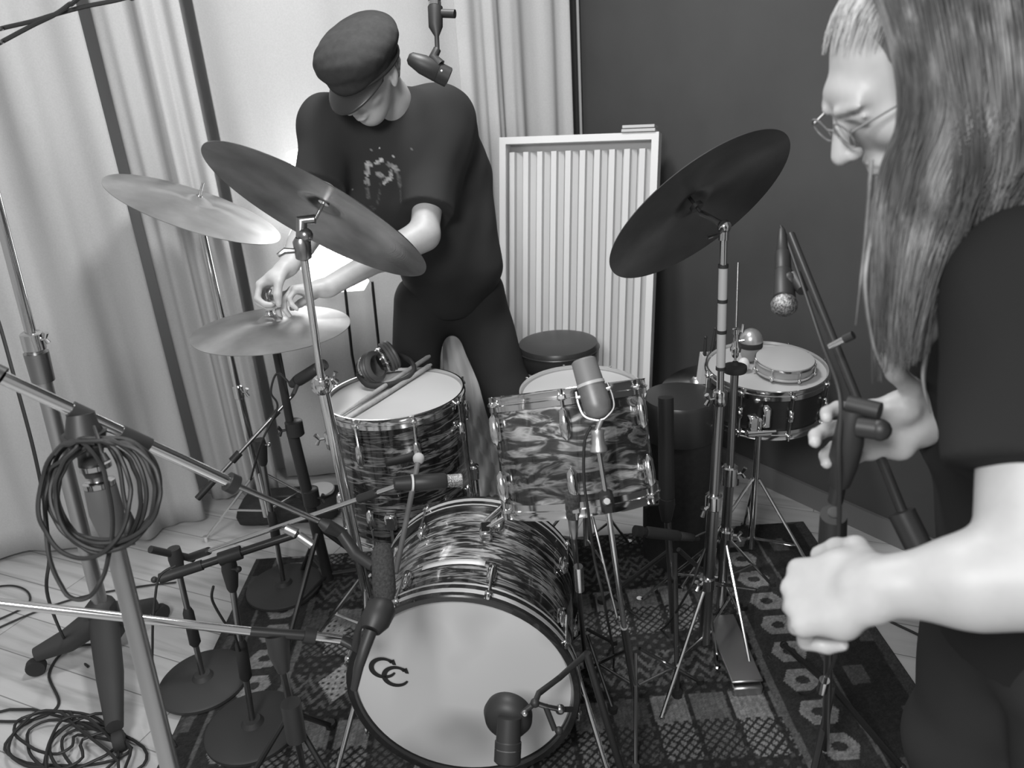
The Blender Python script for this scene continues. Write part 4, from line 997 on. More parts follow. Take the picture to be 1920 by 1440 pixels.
# K: overhead microphone
k0 = D(812, -140, 1.93); k1_ = D(815, 20, 1.93)
t = thing('microphone_stand', 'black overhead boom end hanging in from the top beside the drummer', 'stand', k0)
MB().cyl(k0, k1_, .016).build('drop_tube', blackm, t)
MB().cyl(D(815, 5, 1.93), D(815, 12, 1.93), .0165).build('silver_ring', chrome, t)
MB().tube([D(816, 14, 1.93), D(817, 50, 1.93), D(819, 68, 1.93), D(820, 96, 1.93)], [.019, .018, .006, .006], 18).build('cone', blackp, t)
MB().cyl(D(826, 25, 1.93), D(853, 26, 1.92), .0105, n=14).build('wing_screw', blackp, t)
MB().tube([D(-100, -330, 1.7), D(500, -215, 1.85), k0], .011, 12).build('boom_arm', blackm, t)
ma = D(765, 107, 1.92); mb_ = D(842, 146, 1.95)
t = thing('microphone', 'black side-address microphone hanging tilted beside the drummer\'s cap', 'microphone', (ma + mb_) / 2)
dd = mb_ - ma
MB().tube([ma, ma + dd * .06, ma + dd * .35, ma + dd * .7, ma + dd * .72], [.008, .016, .024, .025, .024], 24).build('grille', blackp, t)
MB().tube([ma + dd * .72, ma + dd * .98, mb_], [.025, .025, .021], 24).build('body', blackp, t)
MB().ball(D(828, 133, 1.92), .003, 8).build('switch', whitem, t)
MB().tube([D(820, 92, 1.93), D(812, 108, 1.93), D(826, 122, 1.93)], [.010, .014, .014], 12).build('shock_mount', blackp, t)

# ------------------------------------------------------------------ loose cables
def cab(label, pts, r=.0035, n=8): return tag(MB().tube(crom(pts, n), r, 7).build('cable', cablem), label, 'cable')
cab('thick black cable sagging across the top left corner', [D(-1300, 430, 1.8), D(-600, 230, 1.62), D(-60, 72, 1.5), D(0, 54, 1.5), D(60, 40, 1.5), D(103, 27, 1.5), D(160, 12, 1.5), D(235, -4, 1.5), D(300, -30, 1.5), D(700, -260, 1.6), D(1100, -520, 1.8)], .0042)
cab('second black cable crossing the first at the top left corner', [D(-1300, 780, 1.8), D(-600, 400, 1.62), D(-60, 112, 1.49), D(0, 80, 1.49), D(60, 48, 1.49), D(103, 27, 1.485), D(130, 8, 1.49), D(165, -20, 1.49), D(420, -260, 1.6), D(760, -560, 1.8)], .0042)
cab('long black cable hanging straight along the left edge', [D(-250, -300, 1.95), D(-120, 150, 1.8), D(-30, 520, 1.7), D(0, 612, 1.7), D(30, 720, 1.7), D(62, 840, 1.72), D(82, 940, 1.75), D(92, 1040, 1.8), D(90, 1120, 1.85), G(130, 1215, .006), G(165, 1250, .006)], .004)
rr = random.Random(11); P = []
for li in range(8):
    cx_, cy_, rx_, ry_ = 125 + rr.uniform(-45, 50), 1385 + rr.uniform(-28, 30), rr.uniform(55, 115), rr.uniform(38, 66); ph_ = rr.uniform(-.3, .3)
    for i in range(11):
        a = 2 * PI * i / 11 + ph_; w_ = 1 + .10 * math.sin(3 * a + li)
        P.append(G(cx_ + rx_ * w_ * math.cos(a), cy_ + ry_ * w_ * math.sin(a), .006 + .004 * li + rr.uniform(0, .006)))
P = [G(-40, 1345, .006), G(60, 1330, .006)] + P
cab('loops of black cable piled on the pale boards at bottom left', P, .004, 3)
cab('black cable lying across the pale boards at the left edge', [G(-40, 1105, .006), G(20, 1098, .006), G(52, 1110, .006), G(50, 1135, .006), G(-10, 1165, .006)])
cab('black cable curling over the pale boards toward the roller stand', [G(-30, 1190, .006), G(60, 1150, .006), G(150, 1120, .006), G(260, 1100, .006), G(330, 1092, .006)])
cab('black cable lying from the left edge to the roller stand caster', [G(-30, 1352, .006), G(60, 1350, .006), G(110, 1320, .006), G(92, 1262, .006), G(130, 1215, .006), G(200, 1208, .006)], .004)
cab('thin black cable on the boards to the right of the rug', [G(1560, 1120, .014), G(1635, 1150, .004), G(1700, 1180, .004), G(1780, 1217, .004), G(1850, 1240, .004)], .004)
cab('black cable looping between the two round stand bases', [D(330, 1060, 1.75), D(300, 1080, 1.74), D(290, 1130, 1.75), D(286, 1200, 1.8), G(290, 1300, .006), G(330, 1400, .012)], .003)
cab('black cable hanging from the second short stand onto the rug', [D(400, 1100, 1.62), D(398, 1125, 1.66), D(420, 1165, 1.7), D(440, 1190, 1.75), G(455, 1260, .012), G(430, 1300, .012)], .003)
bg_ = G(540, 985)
t = thing('low_black_box', 'low black box with a handle on the boards at the foot of the curtain', 'bag', (bg_.x, bg_.y + .05, 0))
MB().box((bg_.x, bg_.y + .08, .045), (.40, .20, .085), Matrix.Identity(4), .02).build('body', blackcloth, t, sub=1)  # plain low black box along the dark band at the curtain hem
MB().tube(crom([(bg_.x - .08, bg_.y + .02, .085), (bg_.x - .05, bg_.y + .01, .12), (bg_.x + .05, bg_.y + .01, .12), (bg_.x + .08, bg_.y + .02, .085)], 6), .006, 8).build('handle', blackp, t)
pp = V((bg_.x + .12, bg_.y + .09, .088))
t = thing('practice_pad', 'small pale round practice pad lying on the low black box', 'pad', pp)
MB(Matrix.Translation(pp)).lathe([(1e-6, 0), (.058, 0), (.06, .004), (.06, .012), (.056, .013)], n=40, caps=False).build('rim', chrome, t)
MB(Matrix.Translation(pp)).lathe([(.0565, .008), (.0565, .0135), (.03, .015), (1e-6, .015)], n=40, caps=False).build('surface', whitem, t)
# kick pedal and small chrome hardware behind the bass drum
pz = BD_C - bn * .61
t = thing('bass_pedal', 'chrome bass drum pedal behind the bass drum', 'pedal', (pz.x, pz.y, 0))
MB().box((pz.x, pz.y - .02, .018), (.10, .30, .01), bev=.003).build('plate', steel, t)
for sx in (-.04, .04): MB().cyl((pz.x + sx, pz.y - .12, .02), (pz.x + sx, pz.y - .12, .22), .007).build('post', chrome, t)
MB().cyl((pz.x - .05, pz.y - .12, .21), (pz.x + .05, pz.y - .12, .21), .006).build('axle', chrome, t)
MB().box((0, 0, 0), (.08, .26, .008), mframe((pz.x, pz.y + .02, .06), (0, -.25, 1), (0, 1, 0)), .003).build('footboard', chrome, t)
MB().cyl((pz.x, pz.y - .12, .21), (pz.x, pz.y - .06, .36), .004).ball((pz.x, pz.y - .06, .37), .022, 14).build('beater', chrome, t)
#PEOPLE
# ------------------------------------------------------------------ bodies: blended capsules and ellipsoids turned into one mesh
class SDF:
    def __init__(s, lo, hi, h):
        s.lo = np.array(lo, float); s.h = h; s.n = np.ceil((np.array(hi) - s.lo) / h).astype(int) + 1
        s.g = np.full(s.n, .5, np.float32)
    def blk(s, lo, hi, m):
        a = np.clip(np.floor((np.array(lo) - m - s.lo) / s.h).astype(int), 0, s.n); b = np.clip(np.ceil((np.array(hi) + m - s.lo) / s.h).astype(int) + 1, 0, s.n)
        if (b <= a).any(): return None, None
        ax = [(s.lo[i] + s.h * np.arange(a[i], b[i])).astype(np.float32) for i in range(3)]
        X = np.meshgrid(*ax, indexing='ij', sparse=True)
        return tuple(slice(a[i], b[i]) for i in range(3)), X
    def comb(s, sl, d, k, op):
        g = s.g[sl]
        if op == 'u':
            if k > 0: hh = np.clip(.5 + .5 * (g - d) / k, 0, 1); g[...] = g + (d - g) * hh - k * hh * (1 - hh)
            else: np.minimum(g, d, out=g)
        else:
            if k > 0: hh = np.clip(.5 - .5 * (g + d) / k, 0, 1); g[...] = g + (-d - g) * hh + k * hh * (1 - hh)
            else: np.maximum(g, -d, out=g)
    def cap(s, a, b, ra, rb=None, k=.01, op='u'):
        a = np.array(a, float); b = np.array(b, float); rb = ra if rb is None else rb; R = max(ra, rb)
        sl, X = s.blk(np.minimum(a, b) - R, np.maximum(a, b) + R, k + 2.5 * s.h)
        if sl is None: return s
        d = b - a; dd = max(d.dot(d), 1e-12)
        t = np.clip(((X[0] - a[0]) * d[0] + (X[1] - a[1]) * d[1] + (X[2] - a[2]) * d[2]) / dd, 0, 1)
        q = np.sqrt((X[0] - a[0] - t * d[0]) ** 2 + (X[1] - a[1] - t * d[1]) ** 2 + (X[2] - a[2] - t * d[2]) ** 2) - (ra + (rb - ra) * t)
        s.comb(sl, q, k, op); return s
    def ell(s, c, r, M=None, k=.01, op='u'):
        c = np.array(c, float); r = np.array(r, float); R = r.max()
        sl, X = s.blk(c - R, c + R, k + 2.5 * s.h)
        if sl is None: return s
        A = np.eye(3) if M is None else np.array(M)       # rows = local axes
        P = [X[i] - c[i] for i in range(3)]
        Q = [(A[j, 0] * P[0] + A[j, 1] * P[1] + A[j, 2] * P[2]) for j in range(3)]
        k0 = np.sqrt(sum((Q[j] / r[j]) ** 2 for j in range(3))); k1 = np.sqrt(sum((Q[j] / r[j] ** 2) ** 2 for j in range(3))) + 1e-6
        s.comb(sl, k0 * (k0 - 1) / k1, k, op); return s
    def chain(s, pts, rs, k=.01, op='u'):
        for i in range(len(pts) - 1): s.cap(pts[i], pts[i + 1], rs[i], rs[i + 1], k, op)
        return s
    def cut(s, p, n, k=.004, lo=None, hi=None):
        """remove everything on the side n points to (inside an optional box)"""
        p = np.array(p, float); n = np.array(n, float); n /= np.linalg.norm(n)
        sl, X = s.blk(s.lo if lo is None else lo, s.lo + s.n * s.h if hi is None else hi, 0)
        if sl is None: return s
        d = -((X[0] - p[0]) * n[0] + (X[1] - p[1]) * n[1] + (X[2] - p[2]) * n[2]); s.comb(sl, d.astype(np.float32), k, 's'); return s
    def wrinkle(s, amp, f, seed=0):
        sl, X = s.blk(s.lo, s.lo + s.n * s.h, 0); r = np.random.RandomState(seed); w = 0
        for i in range(5):
            d = r.randn(3); d /= np.linalg.norm(d); d *= f * (1 + .7 * i)
            w = w + np.sin(X[0] * d[0] + X[1] * d[1] + X[2] * d[2] + r.rand() * 6 + 1.5 * np.sin(X[2] * f * .35 + i)) / (1 + .6 * i)
        s.g[sl] += (amp * w).astype(np.float32); return s
    def mesh(s):
        g = s.g; inside = g < 0; n = np.array(g.shape)
        c = np.zeros(n - 1, np.int8)
        off = [(i, j, k) for i in (0, 1) for j in (0, 1) for k in (0, 1)]
        for (i, j, k) in off: c += inside[i:n[0] - 1 + i, j:n[1] - 1 + j, k:n[2] - 1 + k]
        act = np.argwhere((c > 0) & (c < 8)); del c
        vals = {o: g[act[:, 0] + o[0], act[:, 1] + o[1], act[:, 2] + o[2]] for o in off}
        acc = np.zeros((len(act), 3)); cnt = np.zeros(len(act))
        for o in off:
            for ax in range(3):
                if o[ax]: continue
                o2 = list(o); o2[ax] = 1; o2 = tuple(o2); a, b = vals[o], vals[o2]; m = (a < 0) != (b < 0)
                t = np.where(m, a / np.where(m, a - b, 1), 0)
                p = np.array(o, float) + np.zeros((len(act), 3)); p[:, ax] = t; acc[m] += p[m]; cnt[m] += 1
        P = s.lo + s.h * (act + acc / cnt[:, None])
        key = np.full(n - 1, -1, np.int32); key[act[:, 0], act[:, 1], act[:, 2]] = np.arange(len(act))
        F = []
        for ax in range(3):
            u, v = [(1, 2), (2, 0), (0, 1)][ax]
            A = inside.take(np.arange(n[ax] - 1), ax); B = inside.take(np.arange(1, n[ax]), ax); E = np.argwhere(A != B)
            E = E[(E[:, u] > 0) & (E[:, v] > 0) & (E[:, u] < n[u] - 1) & (E[:, v] < n[v] - 1)]
            fl = A[E[:, 0], E[:, 1], E[:, 2]]
            def kk(du, dv):
                q = E.copy(); q[:, u] -= du; q[:, v] -= dv; return key[q[:, 0], q[:, 1], q[:, 2]]
            f = np.stack([kk(1, 1), kk(0, 1), kk(0, 0), kk(1, 0)], 1); f[~fl] = f[~fl][:, ::-1]; F.append(f)
        return P, np.concatenate(F)
def sdf_obj(name, sd, m, parent, color=None, smooth=2):
    P, F = sd.mesh(); W = wm(parent) if parent else Matrix.Identity(4); W_ = np.array(W.inverted())
    Q = P @ W_[:3, :3].T + W_[:3, 3]
    me = bpy.data.meshes.new(name); me.vertices.add(len(Q)); me.vertices.foreach_set('co', Q.ravel())
    me.loops.add(F.size); me.loops.foreach_set('vertex_index', F.ravel().astype(np.int32)); me.polygons.add(len(F))
    me.polygons.foreach_set('loop_start', np.arange(0, F.size, 4, dtype=np.int32)); me.update(); me.validate()
    me.polygons.foreach_set('use_smooth', [True] * len(me.polygons)); me.materials.append(m)
    if color is not None:
        a = me.color_attributes.new('pattern', 'FLOAT_COLOR', 'POINT'); c = np.ones((len(P), 4)); c[:, :3] = color(P).reshape(-1, 1); a.data.foreach_set('color', c.ravel())
    o = bpy.data.objects.new(name, me); COL.objects.link(o)
    if parent: o.parent = parent
    if smooth: q = o.modifiers.new('smooth', 'SMOOTH'); q.factor = .5; q.iterations = smooth
    return o
def basis(f, up=(0, 0, 1), roll=0.):
    f = V(f).normalized(); u = V(up); u = (u - f * u.dot(f)).normalized(); r = f.cross(u)
    if roll: R = Matrix.Rotation(roll, 3, f); u = R @ u; r = R @ r
    return r, f, u
def head(sd, c, f, up, sc=1., ears=True, mouth=True):
    """r, f, u = right, forward, up; c = centre of the skull"""
    r, f, u = basis(f, up); M = np.array([r, f, u]); H = lambda x, y, z: c + (r * x + f * y + u * z) * sc
    e = lambda p, q, k=.012, op='u': sd.ell(p, [w_ * sc for w_ in q], M, k * sc, op)
    e(H(0, -.012, .022), (.077, .096, .092)); e(H(0, .030, -.035), (.060, .062, .080), .03)
    e(H(0, .055, -.085), (.030, .030, .028), .03); e(H(0, .080, .028), (.048, .016, .022), .02)      # jaw, chin, brow
    for sx in (-1, 1):
        e(H(sx * .040, .062, -.022), (.024, .024, .022), .02)                                        # cheeks
        e(H(sx * .033, .098, .006), (.019, .018, .013), .010, 's')                                   # eye sockets
        e(H(sx * .032, .080, .006), (.0125, .0125, .0125), .002); sd.cap(H(sx * .017, .094, .012), H(sx * .047, .086, .011), .004 * sc, .003 * sc, .004 * sc)
        sd.cap(H(sx * .015, .101, .026), H(sx * .050, .088, .026), .005 * sc, .003 * sc, .008 * sc)
        if ears:
            e(H(sx * .079, -.012, -.004), (.010, .020, .032), .006); e(H(sx * .089, -.004, -.002), (.008, .010, .018), .005, 's')
            e(H(sx * .079, -.002, -.032), (.007, .010, .010), .006)
    sd.cap(H(0, .097, .012), H(0, .120, -.026), .008 * sc, .012 * sc, .010 * sc)                    # nose
    for sx in (-1, 1): e(H(sx * .012, .108, -.031), (.009, .010, .008), .006)
    if mouth:
        e(H(0, .090, -.058), (.026, .014, .010), .010); e(H(0, .101, -.0605), (.022, .006, .0018), .003, 's')
        e(H(0, .096, -.068), (.018, .009, .006), .006)
    return H
def hand(sd, wr, d, n, tdir, curls, sp=1., thumb=None, sc=1., k=.006):
    """wr wrist, d toward knuckles, n where the palm faces, tdir toward the thumb side; curls = per finger (c1,c2,c3)"""
    d = V(d).normalized(); n = V(n); n = (n - d * n.dot(d)).normalized(); t = V(tdir); t = (t - d * t.dot(d) - n * t.dot(n)).normalized()
    P = lambda a, b, c: wr + (d * a + t * b + n * c) * sc
    sd.cap(P(-.01, 0, 0), P(.02, 0, 0), .024 * sc, .026 * sc, .01)
    kn = [P(.088, .030, 0), P(.094, .010, 0), P(.089, -.011, 0), P(.080, -.030, 0)]
    for q, b in zip(kn, (.018, .007, -.006, -.018)): sd.cap(P(.012, b, 0), q, .017 * sc, .0125 * sc, .010)
    sd.ell(P(.045, .030, .010), [.022 * sc] * 3, None, .014); sd.ell(P(.045, -.026, .008), [.018 * sc] * 3, None, .012)
    Ls = ((.040, .025, .020), (.045, .029, .021), (.041, .026, .021), (.032, .020, .018)); rs = (.0098, .0102, .0096, .0085)
    for i in range(4):
        p = kn[i]; a = 0.; spread = (1.5 - i) * .06 * sp
        for j in range(3):
            a += curls[i][j]; dr = (d * math.cos(a) + n * math.sin(a)) + t * spread * (1 if j == 0 else .4); dr.normalize()
            q = p + dr * Ls[i][j] * sc; sd.cap(p, q, rs[i] * sc * (1 - .07 * j), rs[i] * sc * (.93 - .09 * j), .0035); p = q
    if thumb is None: thumb = ((.5, .8, .3), (.8, .35, .4), (.9, .1, .3))
    p = P(.018, .024, .006)
    for v_, l_, r0, r1 in zip(thumb, (.040, .034, .027), (.0165, .0125, .0115), (.0125, .0112, .0090)):
        dr = (d * v_[0] + t * v_[1] + n * v_[2]).normalized(); q = p + dr * l_ * sc; sd.cap(p, q, r0 * sc, r1 * sc, k); p = q
    return P

# ---- the drummer
def drummer():
    hf = V((-.40, -.68, -.52)).normalized(); up = V((-.16, -.30, .8))
    hc = D(686, 140, 2.08); nb = D(728, 190, 2.22)
    sh1 = D(618, 238, 2.24); sh2 = D(822, 222, 2.38)           # his right (image left), his left
    el1 = D(585, 425, 2.20); wr1 = D(540, 500, 2.13)
    el2 = D(795, 440, 2.28); wr2 = D(612, 540, 2.16)
    ch = (sh1 + sh2) / 2 + V((.03, .04, -.10)); wa = D(822, 440, 2.58); pv = D(842, 545, 2.72)
    h1 = pv + V((-.10, -.03, -.03)); h2 = pv + V((.09, .02, -.03))
    kn1 = D(775, 700, 2.80); ft1 = V((kn1.x - .0, kn1.y + .06, .09)); kn2 = D(955, 745, 2.80); ft2 = V((kn2.x + .03, kn2.y + .04, .09))
    t = thing('person', 'drummer in black cap and printed black T-shirt bending over the low cymbal', 'person', ((ft1.x + ft2.x) / 2, (ft1.y + ft2.y) / 2, 0))
    sd = SDF((-1.0, 1.85, 0.0), (.42, 3.05, 1.86), .0048)
    H = head(sd, hc, hf, up)
    sd.chain([H(0, -.045, -.05), nb], [.052, .060], .02); sd.chain([nb, (sh1 + sh2) / 2 + V((.02, .03, -.03))], [.062, .085], .03)
    sd.chain([sh1, ch, sh2], [.055, .10, .055], .03); sd.chain([ch, wa, pv], [.12, .115, .12], .05)
    sd.chain([h1, kn1, ft1], [.075, .055, .04], .03); sd.chain([h2, kn2, ft2], [.075, .055, .04], .03)
    for f_, dx in ((ft1, -.10), (ft2, -.04)): sd.chain([V((f_.x, f_.y, .05)), V((f_.x + dx, f_.y - .12, .035))], [.04, .032], .02)
    sd.chain([sh1, el1, wr1], [.052, .040, .027], .02); sd.cap(el1, el1.lerp(wr1, .45), .040, .037, .02)
    sd.chain([sh2, el2, wr2], [.056, .042, .028], .02); sd.cap(el2, el2.lerp(wr2, .4), .042, .043, .02)
    tgt = D(505, 560, 2.13)
    d1 = (D(478, 545, 2.12) - wr1).normalized()
    hand(sd, wr1, d1, V((.75, -.1, -.55)), V((.5, -.75, .1)), [(.75, 1.1, .6), (.85, 1.2, .6), (.95, 1.25, .6), (1.05, 1.3, .6)], thumb=((.6, .5, .5), (.7, .1, .8), (.55, -.1, .9)))
    d2 = (D(520, 545, 2.13) - wr2).normalized()
    hand(sd, wr2, d2, V((-.25, -.35, -.9)), V((-.2, .3, .9)), [(.30, .35, .2), (.6, .8, .4), (.75, .9, .5), (.85, 1.0, .5)], thumb=((.7, .6, .35), (.9, .1, .5), (.95, -.1, .5)))
    sdf_obj('body', sd, skin, t)
    # hair at the back and sides under the cap
    sh = SDF(hc - V((.16, .16, .16)), hc + V((.16, .16, .16)), .004); r, f, u = basis(hf, up); M3 = np.array([r, f, u])
    sh.ell(H(0, -.030, .015), (.084, .088, .092), M3, .005); sh.ell(H(0, .07, -.03), (.11, .075, .11), M3, .01, 's'); sh.cap(H(0, 0, -.09), H(0, 0, -.2), .08, .08, .01, 's')
    sh.cut(H(0, 0, .06), u); sh.wrinkle(.0012, 260, 3); sdf_obj('hair', sh, hair1, t, smooth=0)
    # cap: crown, band and visor
    sc_ = SDF(hc - V((.2, .2, .2)), hc + V((.2, .2, .2)), .004)
    sc_.ell(H(0, -.022, .070), (.112, .128, .062), M3, .01); sc_.ell(H(.0, .03, .070), (.100, .092, .055), M3, .02)
    sc_.ell(H(0, -.004, .035), (.092, .120, .058), M3, .01)
    sc_.cut(H(0, 0, .008), -u); sc_.wrinkle(.0009, 70, 5)
    cp_ = sdf_obj('cap', sc_, blackcloth, t)
    vz = MB(); n = 22
    def vfn(i, j):
        a = -1.25 + 2.5 * i; rx, ry = .090 + .004 * j, .114; ex = .046 * math.cos(a * 1.05) ** .6 if abs(a) < 1.45 else 0
        q = H((rx) * math.sin(a), -.012 + (ry) * math.cos(a) + ex * j, .016 - .020 * j * math.cos(a) - .012 * j * j + .012 * (math.sin(a) ** 2) * j)
        return q
    vz.grid(vfn, 30, 8).build('visor', leather, cp_, solid=.004)
    MB().tube([H(.090 * math.sin(a), -.012 + .110 * math.cos(a), .018) for a in [k * PI / 20 for k in range(-20, 20)]], .007, 8, closed=True).build('band', blackcloth, cp_)
    # T-shirt
    ss = SDF((-.85, 1.95, .80), (.40, 3.08, 1.66), .0055)
    a1 = (el1 - sh1).normalized(); a2 = (el2 - sh2).normalized(); q1 = sh1.lerp(el1, .68); q2 = sh2.lerp(el2, .80)
    ss.chain([sh1, sh1.lerp(el1, .9)], [.078, .074], .04); ss.chain([sh2, el2], [.088, .078], .04)
    ss.cut(q1, a1, .004); ss.cut(q2, a2, .004)
    ss.chain([nb.lerp(sh1, .35) - V((0, 0, .02)), sh1], [.070, .078], .04); ss.chain([nb.lerp(sh2, .3) - V((0, 0, .02)), sh2], [.072, .086], .04)
    ss.chain([sh1, ch, sh2], [.075, .125, .085], .05)
    ss.ell((ch + nb) / 2 + V((.02, .05, -.05)), (.20, .13, .14), None, .05)
    ss.chain([ch, wa, pv + V((0, 0, .03))], [.15, .150, .158], .08)
    rb = D(868, 330, 2.55); rb2 = D(895, 500, 2.62); ss.chain([sh2 + V((.03, .05, -.02)), rb, rb2], [.075, .085, .085], .06)
    ss.ell(D(690, 330, 2.36), (.15, .10, .20), None, .06); ss.ell(D(650, 400, 2.42), (.10, .08, .12), None, .06)
    ss.wrinkle(.0022, 24, 2)
    ss.cut(pv + V((0, 0, -.075)), (0, 0, -1))
    ss.ell(nb + (hf * .02) + V((-.005, -.02, .075)), (.078, .078, .085), None, .01, 's')
    # print on the chest: pale furry arch, crescents and dots, laid out in chest coordinates
    o_ = D(712, 335, 2.2); ex = V((sh2 - sh1)).normalized(); ez = (nb - pv); ez = (ez - ex * ez.dot(ex)).normalized(); ey = ex.cross(ez)
    if ey.y > 0: ey = -ey
    def col(P):
        Q = P - np.array(o_); x = Q @ np.array(RM @ V((1, 0, 0))); z = Q @ np.array(RM @ V((0, 1, 0))); fr = P[:, 1] < float(o_.y) + .25
        k = 2.2 / FPX; x = x / k; z = -z / k     # centimetre-like print units
        rs = np.random.RandomState(1); ns = .6 + .8 * rs.rand(len(P)); c = np.full(len(P), .032)
        def blob(px, py, rx, ry, v, rot=0.):
            nonlocal c
            a = (x - px) * math.cos(rot) + (z - py) * math.sin(rot); b = -(x - px) * math.sin(rot) + (z - py) * math.cos(rot)
            w_ = ((a / rx) ** 2 + (b / ry) ** 2) < 1; c = np.where(w_ & fr, v * ns, c)
        for a, b, rx, ry, v, ro in ((-28, -24, 5, 12, .30, .1), (-24, -33, 7, 4.5, .34, 0), (-31, -4, 5, 8, .22, 0), (-32, 12, 3, 14, .09, 0), (26, -26, 5, 8, .28, -.6), (16, -32, 8, 4, .20, .3), (31, -6, 4, 16, .10, -.15), (33, 22, 3, 14, .06, 0),
            (-4, -15, 9, 4, .26, .25), (10, -8, 13, 3.4, .36, -.55), (16, -18, 3.5, 8, .30, .2), (-10, 14, 1.6, 26, .07, .28), (-5, -38, 9, 2.8, .42, -.35), (-2, -59, 1.6, 1.6, .5, 0), (-18, -57, 1.4, 1.4, .4, 0), (23, -46, 1.5, 2.2, .42, 0), (-46, -30, 1.3, 1.3, .18, 0), (-60, 8, 1.3, 1.3, .2, 0), (58, -60, 1.3, 1.3, .12, 0), (-26, 40, 5, 4, .06, 0)):
            blob(a, b, rx, ry, v, ro)
        return c
    sdf_obj('t_shirt', ss, shirtm, t, color=col)
    # trousers
    tr = SDF((-.62, 2.2, 0.03), (.42, 3.1, 1.06), .006)
    tr.ell(pv + V((0, 0, -.02)), (.17, .125, .13), None, .04)
    tr.chain([h1, kn1, V((ft1.x, ft1.y, .08))], [.098, .082, .068], .05); tr.chain([h2, kn2, V((ft2.x, ft2.y, .08))], [.105, .085, .070], .05)
    tr.wrinkle(.0022, 22, 8); tr.cut(pv + V((0, 0, .05)), (0, 0, 1)); tr.cut((0, 0, .055), (0, 0, -1))
    sdf_obj('trousers', tr, denim, t)
    for f_, dx in ((ft1, -.10), (ft2, -.04)):
        so = SDF((f_.x - .25, f_.y - .25, -.01), (f_.x + .2, f_.y + .2, .16), .005)
        so.chain([V((f_.x, f_.y, .06)), V((f_.x + dx, f_.y - .13, .042))], [.052, .044], .03); so.cut((0, 0, .003), (0, 0, -1), .002); sdf_obj('shoe', so, leather, t)
drummer()

